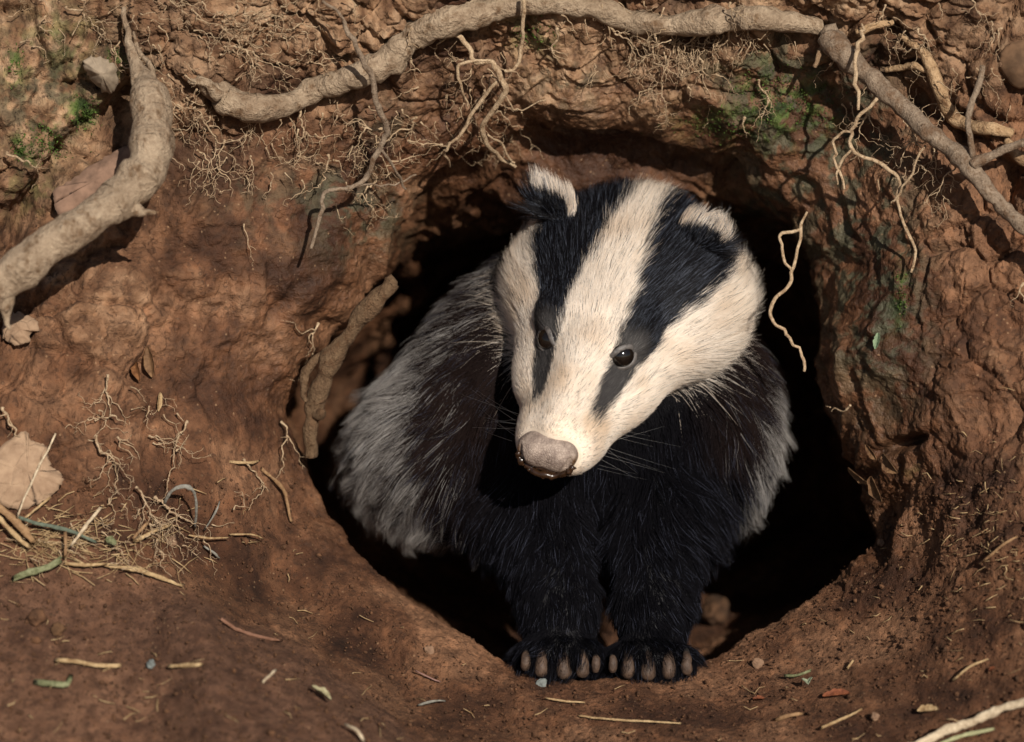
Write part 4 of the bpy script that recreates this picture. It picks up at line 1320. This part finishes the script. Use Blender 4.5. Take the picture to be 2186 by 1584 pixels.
def plate(name, label, category, outline, thick, mat, off=.35, bulge=.3, seed=0, sub=10):
    """an uneven slab with the given outline lying on the earth: top and bottom sheets and a broken rim"""
    rs_ = np.random.default_rng(seed)
    O = np.array(outline, float)
    m = len(O) * 5
    C = catmull(np.r_[O, O[:1]], m + 1)[:-1] + rs_.normal(0, 2.0, (m, 2))
    c = C.mean(0)
    rings_ = []
    for k in range(sub, 0, -1):
        t = k / sub
        rings_.append(c + (C - c) * t)
    R2 = np.array(rings_)                                      # sub, m, 2
    e0 = np.median(earth(C[:, 0], C[:, 1]))
    gx = np.polyfit(C[:, 0], earth(C[:, 0], C[:, 1]), 1)[0] * .6; gy = np.polyfit(C[:, 1], earth(C[:, 0], C[:, 1]), 1)[0] * .6
    def dz(P, t): return e0 + gx * (P[..., 0] - c[0]) + gy * (P[..., 1] - c[1]) - off - bulge * (1 - t ** 2)
    top, bot = [], []
    for k in range(sub):
        t = (sub - k) / sub
        z = dz(R2[k], t)
        v = at(R2[k][:, 0], R2[k][:, 1], z)
        v[:, 2] += .10 * fbm(v * 1.1 + seed, 3, seed) + .05 * fbm(v * 4, 2, seed + 3)
        top.append(v)
        b = at(R2[k][:, 0], R2[k][:, 1], z + thick + .25 * (1 - t)); bot.append(b)
    V = np.concatenate(top + bot + [top[-1].mean(0)[None], bot[-1].mean(0)[None]])
    F = []
    for k in range(sub - 1):
        for i in range(m):
            j = (i + 1) % m
            F.append([k * m + i, k * m + j, (k + 1) * m + j, (k + 1) * m + i])
            o = sub * m
            F.append([o + k * m + j, o + k * m + i, o + (k + 1) * m + i, o + (k + 1) * m + j])
    for i in range(m):
        j = (i + 1) % m
        F.append([sub * m + i, sub * m + j, j, i])
        F.append([(sub - 1) * m + i, (sub - 1) * m + j, 2 * sub * m]); F.append([sub * m + (sub - 1) * m + j, sub * m + (sub - 1) * m + i, 2 * sub * m + 1])
    o = mesh_obj(name, V, F, mat)
    return tag(o, label, category)


def m_flake():
    m, nt, b = new_mat('dry_mud'); t = NT(nt)
    co = t.n('TexCoord').outputs['Object']
    n = t.noise(co, 120, 5, .65)
    v = t.n('TexVoronoi', feature='DISTANCE_TO_EDGE'); v.inputs['Scale'].default_value = 70
    w = t.n('VectorMath', operation='ADD'); t.l(co, w.inputs[0])
    nz = t.n('TexNoise'); nz.inputs['Scale'].default_value = 45; t.l(co, nz.inputs['Vector'])
    s = t.n('VectorMath', operation='SCALE'); s.inputs['Scale'].default_value = .02; t.l(nz.outputs[1], s.inputs[0]); t.l(s.outputs[0], w.inputs[1]); t.l(w.outputs[0], v.inputs['Vector'])
    ed = t.math('MINIMUM', t.math('MULTIPLY', v.outputs['Distance'], 16), 1.0)
    c = t.ramp(n, [(.3, (.20, .12, .07)), (.7, (.34, .225, .14))])
    t.l(c, b.inputs['Base Color']); b.inputs['Roughness'].default_value = .9
    p = t.bump(ed, .45, .0012, b)
    t.bump(n, .4, .002, b, p)
    return m


MAT_FLAKE = m_flake()
MAT_CLOD = m_plain('clod_earth', (.085, .039, .018), .9, .45, 160)
plate('mud_flake', 'large pale cracked mud flake leaning at the left edge under a straw', 'mud flake', [(-40, 985), (-5, 960), (38, 925), (58, 922), (66, 940), (92, 948), (104, 968), (112, 1000), (128, 1010), (134, 1030), (118, 1050), (100, 1066), (70, 1082), (30, 1088), (-10, 1070), (-50, 1040)], .5, MAT_FLAKE, .9, .5, 3)
plate('mud_flake', 'small crumbly pale mud flake below the thick root', 'mud flake', [(8, 690), (28, 668), (55, 672), (80, 684), (82, 705), (66, 712), (58, 730), (32, 738), (12, 728), (5, 710)], .5, MAT_FLAKE, .6, .5, 5)
plate('mud_flake', 'flat pinkish slab of earth behind the thick root', 'mud flake', [(112, 408), (150, 385), (200, 352), (245, 325), (285, 305), (300, 330), (270, 380), (220, 420), (170, 452), (128, 458), (118, 435)], .9, m_plain('pink_earth', (.17, .10, .066), .9, .3, 120), .9, .4, 7)
plate('stone', 'rounded grey stone under the roots at upper left', 'stone', [(178, 130), (200, 118), (232, 126), (250, 150), (252, 178), (240, 200), (224, 196), (200, 176), (184, 155)], 1.4, m_plain('grey_stone', (.26, .20, .14), .85, .3, 90), .9, .9, 9)
plate('stone', 'smooth clod of clay at the right edge near the top', 'stone', [(2135, 110), (2165, 90), (2200, 85), (2240, 110), (2240, 170), (2200, 195), (2160, 180), (2135, 150)], 1.6, m_plain('clay_clod', (.13, .072, .038), .9, .4, 60), .2, .8, 11)


def m_straw(name, lo, hi):
    m, nt, b = new_mat(name); t = NT(nt)
    co = t.n('TexCoord').outputs['Object']
    n = t.noise(co, 420, 4, .7); n2 = t.noise(co, 120, 3, .6)
    f = t.math('ADD', t.math('MULTIPLY', n, .55), t.math('MULTIPLY', n2, .45))
    t.l(t.ramp(f, [(.38, lo), (.62, hi)]), b.inputs['Base Color'])
    b.inputs['Roughness'].default_value = .7
    b.inputs['Specular IOR Level'].default_value = .2
    t.bump(n, .6, .0015, b)
    return m


MAT_STRAW = m_straw('straw', (.20, .12, .055), (.44, .31, .165))
MAT_STRAWP = m_straw('pale_straw', (.26, .19, .12), (.56, .45, .31))
MAT_STRAWD = m_straw('brown_stalk', (.14, .075, .035), (.30, .18, .09))
MAT_GREEN = m_straw('green_blade', (.07, .075, .03), (.22, .22, .12))
MAT_TEAL = m_straw('blue_green_blade', (.05, .062, .045), (.12, .14, .10))
MAT_GREYB = m_straw('grey_blade', (.12, .11, .09), (.25, .235, .20))
MAT_RED = m_straw('red_husk', (.10, .03, .014), (.26, .085, .035))


def stalk(name, label, category, pts, r, mat, flat=.55, group=None, taper=.7, seed=0, off=None):
    """a flattened stalk or blade through (px, py, cm off the earth)"""
    P2 = np.array(pts, float)
    L = np.hypot(*np.diff(P2[:, :2], axis=0).T).sum()
    n = max(6, int(L / 9))
    C = catmull(P2, n)
    z = smooth1(earth(C[:, 0], C[:, 1]), 3) - C[:, 2]
    if len(pts) == 2:
        z = np.linspace(z[0], z[-1], n)
    V = at(C[:, 0], C[:, 1], z)
    rs_ = np.random.default_rng(seed * 7 + int(pts[0][0]) + 3000)
    V = V + np.stack([np.interp(np.arange(n), np.arange(0, n + 4, 4), rs_.normal(0, .05, len(np.arange(0, n + 4, 4)))) for _ in range(3)], -1)
    R = r * K * .66 * np.interp(np.linspace(0, 1, n), [0, .5, 1], [.85, 1, taper]) * (1 + .12 * rs_.normal(0, 1, n))
    sd = 10
    v, f = tube(V, R, sd, rough=.38, seed=seed + int(pts[0][0]))
    ctr = np.repeat(V, sd, 0)
    v[:-2, 2] = ctr[:, 2] + (v[:-2, 2] - ctr[:, 2]) * flat
    T_ = V[1] - V[0]; T_ /= np.linalg.norm(T_); T2 = V[-1] - V[-2]; T2 /= np.linalg.norm(T2)
    v[:sd] += T_ * rs_.uniform(-1.6, .6, (sd, 1)) * R[0]; v[-2 - sd:-2] += T2 * rs_.uniform(-.6, 1.8, (sd, 1)) * R[-1]      # torn ends
    v[-2] = V[0] + T_ * R[0] * .4; v[-1] = V[-1] - T2 * R[-1] * .4
    o = mesh_obj(name, v, f, mat)
    return tag(o, label, category, group)


GS = 'dry stalks lying on the ground'
ST = [
    ('straw', 'white straw lying slantwise across the large mud flake', [(118, 928, 1.4), (78, 1010, 1.8), (36, 1102, 1.4)], 3.5, MAT_STRAWP),
    ('straw', 'short straw just below the large mud flake', [(108, 1062, .8), (50, 1112, .9)], 4, MAT_STRAW),
    ('straw', 'long pale straw pointing right at the tip of the litter heap', [(228, 1202, .5), (300, 1220, .6), (390, 1246, .5)], 7.5, MAT_STRAW),
    ('straw', 'broken straw joined behind the long pale straw', [(140, 1206, .6), (228, 1204, .6)], 6, MAT_STRAW),
    ('straw', 'upright leaning straw in the litter heap', [(212, 1082, 1.6), (182, 1128, 1.2), (152, 1168, .8)], 5.5, MAT_STRAWP),
    ('straw', 'dark thick stalk slanting down from the left edge', [(-30, 1062, .9), (30, 1112, 1.0), (72, 1152, .8)], 15, MAT_STRAWD),
    ('straw', 'brown stalk under the dark thick stalk at the left edge', [(-20, 1090, 1.3), (30, 1140, 1.2), (60, 1166, .9)], 8, MAT_STRAW),
    ('straw', 'short vertical stub in the litter heap', [(140, 1138, 1.2), (138, 1190, .8)], 5, MAT_STRAWD),
    ('straw', 'split stalk resting right of the litter heap', [(360, 1126, .6), (320, 1136, .8), (290, 1154, .5)], 6, MAT_STRAW),
    ('straw', 'dark twig stub beside the split stalk', [(318, 1118, .8), (284, 1152, .6)], 6, MAT_STRAWD),
    ('straw', 'thin level straw right of the bent grey grass blade', [(402, 1143, .6), (488, 1146, .7)], 3.5, MAT_STRAW),
    ('straw', 'curved straw going on from the thin level straw', [(488, 1140, .6), (540, 1140, .8), (560, 1152, .6)], 3, MAT_STRAW),
    ('straw', 'reddish twig on the crest of the near mound', [(470, 1328, .4), (530, 1350, .5), (600, 1368, .4)], 6, m_straw('red_twig', (.13, .06, .035), (.24, .125, .08))),
    ('straw', 'blurred straw lying on the near mound at far left', [(124, 1408, .5), (190, 1418, .6), (258, 1420, .5)], 8, MAT_STRAW),
    ('straw', 'broken blurred straw right of the far left mound straw', [(358, 1422, .4), (425, 1420, .4)], 7, MAT_STRAW),
    ('straw', 'tiny upright straw on the near mound', [(584, 1432, .6), (558, 1456, .4)], 5, MAT_STRAWP),
    ('straw', 'pale curled stem at the bottom edge of the near mound', [(735, 1550, .6), (760, 1560, .9), (775, 1580, .6)], 6, MAT_STRAWP),
    ('straw', 'grey stem on the low ground left of the paws', [(892, 1505, .4), (920, 1500, .5), (952, 1498, .4)], 4, MAT_GREYB),
    ('straw', 'pinkish stem on the ground left of the paws', [(888, 1434, .4), (938, 1452, .4)], 3, m_straw('pink_stem', (.16, .085, .07), (.26, .15, .125))),
    ('straw', 'large split pale stalk in the lower right corner', [(1930, 1600, .9), (2020, 1560, 1.1), (2110, 1528, 1.1), (2240, 1478, .9)], 15, MAT_STRAWP),
    ('straw', 'greenish stalk under the large pale stalk', [(1980, 1600, .5), (2050, 1572, .6), (2120, 1556, .5)], 6, m_straw('olive_stalk', (.20, .20, .10), (.38, .36, .20))),
    ('straw', 'thin straw left of the large pale stalk', [(1756, 1556, .4), (1800, 1538, .5), (1838, 1516, .4)], 4.5, MAT_STRAW),
    ('straw', 'fine stalk on the right slope', [(2038, 1452, .4), (2070, 1425, .6), (2108, 1408, .4)], 4, MAT_STRAW),
    ('straw', 'grey stick on the upper right slope', [(2098, 1198, .5), (2140, 1165, .7), (2172, 1146, .5)], 5, MAT_STRAWD),
    ('straw', 'small straw above the red husk', [(1808, 1426, .3), (1822, 1414, .3)], 4, MAT_STRAW),
    ('straw', 'straw flat on the ground below the right paw', [(1165, 1490, .3), (1250, 1500, .35)], 3.5, MAT_STRAW),
    ('straw', 'straw at the bottom edge below the paws', [(1238, 1530, .3), (1330, 1536, .4), (1455, 1541, .3)], 3.5, MAT_STRAW),
    ('straw', 'bent straw flake at the bottom edge right of the paws', [(1650, 1536, .3), (1680, 1526, .6), (1710, 1522, .3)], 7, MAT_STRAWD),
    ('straw', 'thin stem on the dim slope left of the badger', [(490, 985, .4), (540, 990, .6), (552, 985, .4)], 5, MAT_STRAW),
    ('straw', 'curved stem inside the left slope near the flank', [(560, 1000, .5), (600, 1040, .6), (622, 1110, .5)], 6, MAT_STRAWD),
]
for k, (nm, lab, pts, r, mt) in enumerate(ST):
    stalk(nm, lab, 'stalk', pts, r, mt, group=GS, seed=k)
stalk('grass_blade', 'grey grass blade bent in an arch right of the root clump', 'grass blade', [(348, 1078, .5), (366, 1050, 2.0), (395, 1036, 2.8), (416, 1052, 2.6), (422, 1095, 1.6), (420, 1130, .5)], 6, MAT_GREYB, .35, taper=.5)
stalk('grass_blade', 'broad green grass blade at the front of the litter heap', 'grass blade', [(28, 1232, .5), (80, 1216, .9), (130, 1196, .9)], 12, MAT_GREEN, .3, taper=.8)
stalk('grass_blade', 'blue green blade running through the litter heap', 'grass blade', [(38, 1104, .9), (90, 1118, 1.0), (150, 1134, 1.0), (204, 1156, .8)], 6, MAT_TEAL, .35)
stalk('grass_blade', 'thin blue grass blade right of the arched grey blade', 'grass blade', [(440, 1130, .5), (462, 1096, 1.2), (470, 1072, 1.3)], 3, MAT_GREYB, .4)
stalk('grass_blade', 'short grey blade below the arched grey blade', 'grass blade', [(438, 1166, .4), (462, 1182, .5), (470, 1192, .4)], 4, MAT_GREYB, .4)
stalk('grass_blade', 'small green stem with a knot right of the paws', 'green stem', [(1678, 1446, .5), (1700, 1444, .6), (1730, 1432, .6)], 5, MAT_GREEN, .8)
stalk('grass_blade', 'ragged green leaf on the near mound at far left', 'leaf', [(78, 1452, .4), (110, 1458, .7), (140, 1462, .7), (150, 1448, .5)], 9, MAT_GREEN, .4)


def leaflet(name, label, category, px, py, L, w, ang, mat, off=.3, curl=.4, seed=0, group=None):
    """a curled husk, leaf or crumb of leaf, solid and veined along the middle"""
    n, m = 11, 7
    rs_ = np.random.default_rng(seed)
    t = np.linspace(0, 1, n); s = np.linspace(-1, 1, m)
    wid = w * np.sin(math.pi * (t * .94 + .03)) ** .7 * (1 + .15 * rs_.normal(0, 1, n))
    c0, nn_ = frame_at(px, py)
    a = math.radians(ang)
    ux = np.array([math.cos(a), -math.sin(a), 0]); ux -= nn_ * (ux @ nn_); ux /= np.linalg.norm(ux)
    uy = np.cross(nn_, ux)
    V = []
    for lay in (0, 1):
        for i in range(n):
            for j in range(m):
                x, y = (t[i] - .5) * L * K, s[j] * wid[i] * K * .5
                h = off + curl * (s[j] ** 2) * wid[i] * K * .5 - .05 * (abs(s[j]) < .1) + .3 * curl * math.sin(t[i] * 3) * L * K * .1 - lay * .035
                V.append(c0 + ux * x + uy * y + nn_ * h)
    V = np.array(V)
    F = []
    for i in range(n - 1):
        for j in range(m - 1):
            q = [i * m + j, (i + 1) * m + j, (i + 1) * m + j + 1, i * m + j + 1]
            F.append(q); F.append([x + n * m for x in q[::-1]])
    ring = [i * m for i in range(n)] + [(n - 1) * m + j for j in range(1, m)] + [i * m + m - 1 for i in range(n - 2, -1, -1)] + list(range(m - 2, 0, -1))
    for i in range(len(ring)):
        a_, b__ = ring[i], ring[(i + 1) % len(ring)]
        F.append([a_, b__, b__ + n * m, a_ + n * m])
    o = mesh_obj(name, V, F, mat)
    return tag(o, label, category, group)


MAT_DEADLEAF = m_straw('dead_leaf', (.075, .036, .016), (.19, .105, .05))
leaflet('seed_husk', 'shiny red brown seed husk on the ground at lower right', 'husk', 1786, 1490, 56, 24, 10, MAT_RED, .2, .5, 1)
leaflet('seed_husk', 'smaller red husk left of the large seed husk', 'husk', 1620, 1496, 24, 12, 15, MAT_RED, .15, .5, 2)
leaflet('seed_husk', 'orange fleck on the right slope near the frame edge', 'husk', 2120, 1430, 14, 9, 0, MAT_RED, .12, .4, 3)
leaflet('dead_leaf', 'pale crumpled dead leaf in the lower right by the large stalk', 'leaf', 1985, 1528, 44, 20, 25, MAT_STRAW, .4, .6, 4)
leaflet('dead_leaf', 'hanging dead leaf under the crack in the right wall', 'leaf', 1893, 1030, 62, 34, 265, MAT_DEADLEAF, .8, .5, 5)
leaflet('dead_leaf', 'curled dead leaf at the crack in the right wall', 'leaf', 1925, 980, 56, 30, 20, MAT_DEADLEAF, .8, .7, 6)
leaflet('dead_leaf', 'flattened dead leaf left of the crack leaves', 'leaf', 1850, 1000, 60, 26, 350, MAT_DEADLEAF, .7, .4, 7)
leaflet('dead_leaf', 'narrow dead leaf behind the crack leaves', 'leaf', 1885, 968, 50, 16, 30, MAT_DEADLEAF, .9, .5, 8)
leaflet('bark_chip', 'orange splinter of bark in the hollow of the left wall', 'bark', 300, 800, 70, 18, 60, m_straw('bark_splinter', (.09, .035, .013), (.22, .10, .04)), .5, .5, 9)
leaflet('bark_chip', 'dark bark chip over the hollow of the left wall', 'bark', 330, 772, 66, 22, 80, MAT_DEADLEAF, .6, .5, 10)
leaflet('bark_chip', 'pale wood chip below the hollow of the left wall', 'bark', 328, 856, 40, 14, 95, MAT_STRAW, .4, .3, 11)
leaflet('leaf_sprig', 'tiny yellow green leaf sprig in the litter heap', 'sprig', 236, 1172, 26, 18, 40, MAT_GREEN, .7, .5, 12)
leaflet('leaf_sprig', 'whitish lichen crumb right of the paws', 'sprig', 1726, 1466, 22, 18, 80, m_plain('lichen', (.30, .33, .22), .9, .4, 300), .3, .8, 13)
leaflet('leaf_sprig', 'blurred pale leaf scrap at the bottom of the near mound', 'leaf', 676, 1492, 46, 26, 30, m_straw('olive_scrap', (.20, .17, .09), (.36, .32, .19)), .4, .5, 14)
leaflet('leaf_sprig', 'pair of tiny green leaves on the right wall of the burrow', 'sprig', 1877, 730, 36, 14, 280, m_straw('mint_leaf', (.10, .14, .08), (.22, .29, .17)), .35, .4, 15)


def pebble(name, label, category, px, py, r, mat, seed=0, flat=.75, sink=.35, group=None):
    c0, nn_ = frame_at(px, py)
    V = SV * r * K
    V = V * (1 + .42 * fbm(SV * 1.3 + seed * 3.1, 4, seed))[:, None]
    V[:, 2] *= flat
    o = mesh_obj(name, V + c0 + nn_ * r * K * (1 - sink) * flat, SQ, mat)
    return tag(o, label, category, group)


MAT_PEB = m_plain('tan_pebble', (.17, .098, .058), .8, .3, 200)
pebble('stone', 'small tan pebble below the split stalk', 'stone', 362, 1157, 11, MAT_PEB, 1)
pebble('stone', 'blue grey pebble on the near mound', 'stone', 325, 1420, 9, m_plain('blue_pebble', (.12, .13, .12), .6, .2, 200), 2)
pebble('stone', 'brown clod on the near mound at left', 'stone', 78, 1326, 17, MAT_CLOD, 3)
pebble('stone', 'dark clod right of the brown mound clod', 'stone', 124, 1348, 14, m_plain('dark_clod', (.09, .045, .02), .9, .3, 160), 4)
pebble('stone', 'tan chip on the ground left of the left paw', 'stone', 916, 1390, 10, MAT_PEB, 5, .4)
pebble('stone', 'pale chip just right of the right paw', 'stone', 1617, 1418, 11, MAT_PEB, 6, .45)
pebble('stone', 'bluish chip in front of the left paw', 'stone', 1156, 1462, 11, m_plain('slate_chip', (.13, .14, .13), .7, .3, 200), 7, .35)
pebble('stone', 'pale bead of grit at the right corner of the mouth', 'stone', 1884, 1160, 8, MAT_PEB, 8)
pebble('stone', 'clod added for the lit patch of soil inside the mouth right of the right leg', 'stone', 1530, 1330, 34, m_plain('lit_patch_clod', (.05, .024, .011), .9, .5, 120), 9, 1.5)  # added clod, stands in for a lit patch of the burrow soil
pebble('stone', 'round grit grain near the thin straw at lower right', 'stone', 1869, 1533, 8, MAT_PEB, 10)

# crumbs, chaff and moss that nobody could count
rs = np.random.default_rng(5)
cp = []
ico, icf = sphere_grid(5, 4)
icf = icf.tolist()
SPOTS = []
while len(SPOTS) < 8000:
    x, y = rs.uniform(-60, 2240), rs.uniform(1020, 1640)
    lim = 1180 + .0004 * (x - 1200) ** 2 * -.6
    inside = (abs(x - 1270) < 640) and math.hypot((x - 1270) / 640, (y - 850) / 620) < 1.0
    if inside: continue
    if y < 1200 and 700 < x < 1850: continue
    SPOTS.append((x, y))
for (x, y) in SPOTS:
    r = rs.gamma(1.3, 1.0) + .9
    c0 = surf(np.array([x]), np.array([y]), 0)[0]
    v = ico * r * K * rs.uniform(.6, 1.2, 3) * (1 + .25 * rs.normal(0, 1, (len(ico), 1)).clip(-1, 1))
    cp.append((v + c0 + np.array([0, 0, r * K * .4]), icf))
tag(mesh_obj('soil_crumbs', *merge(cp), MAT_CLOD), 'loose crumbs of soil strewn over the trodden ground', 'soil', kind='stuff')
cp = []
for _ in range(520):
    heap = rs.random() < .55
    if heap: x, y = rs.normal(130, 110), rs.normal(1150, 34)
    elif rs.random() < .35: x, y = rs.normal(2120, 70), rs.normal(1150, 110)
    else: x, y = SPOTS[rs.integers(len(SPOTS))]
    L_, a = rs.uniform(6, 34) * (1.7 if heap else 1), rs.uniform(-.6, .6) if rs.random() < .7 else rs.uniform(0, 3.1)
    xs = np.array([x, x + math.cos(a) * L_ / 2, x + math.cos(a) * L_]); ys = np.array([y, y + math.sin(a) * L_ / 2, y + math.sin(a) * L_])
    cp.append(tube(surf(xs, ys, rs.uniform(.1, .35)) + rs.normal(0, .05, (3, 3)), np.array([1, 1, .6]) * rs.uniform(.5, 1.4) * K, 5))
tag(mesh_obj('chaff', *merge(cp), MAT_STRAW), 'fine chaff and bits of straw scattered on the soil', 'chaff', kind='stuff')
cp = []
for (x0, y0, sx_, sy_, n) in [(185, 245, 14, 18, 420), (95, 305, 26, 20, 420), (42, 320, 10, 12, 150), (1640, 195, 46, 28, 420), (1560, 262, 60, 18, 300), (1730, 225, 30, 22, 200), (1925, 630, 6, 32, 160), (35, 140, 10, 20, 120), (250, 125, 14, 14, 120), (1130, 75, 26, 18, 120)]:
    for _ in range(n):
        x, y = rs.normal(x0, sx_), rs.normal(y0, sy_)
        c0 = surf(np.array([x]), np.array([y]), -.05)[0]
        d = np.array([rs.normal(0, .5), rs.normal(.15, .5), 1.0]); d /= np.linalg.norm(d)
        L_ = rs.uniform(.10, .26); w = rs.uniform(.02, .045)
        sd = np.cross(d, rs.normal(0, 1, 3)); sd /= np.linalg.norm(sd)
        cp.append((np.array([c0 - sd * w, c0 + sd * w, c0 + d * L_ * .6 + sd * w * .8, c0 + d * L_, c0 + d * L_ * .6 - sd * w * .8]), [[0, 1, 2, 4], [4, 2, 3]]))
tag(mesh_obj('moss', *merge(cp), m_straw('moss_green', (.03, .06, .012), (.11, .17, .035))), 'small green cushions of moss on the bank', 'moss', kind='stuff')
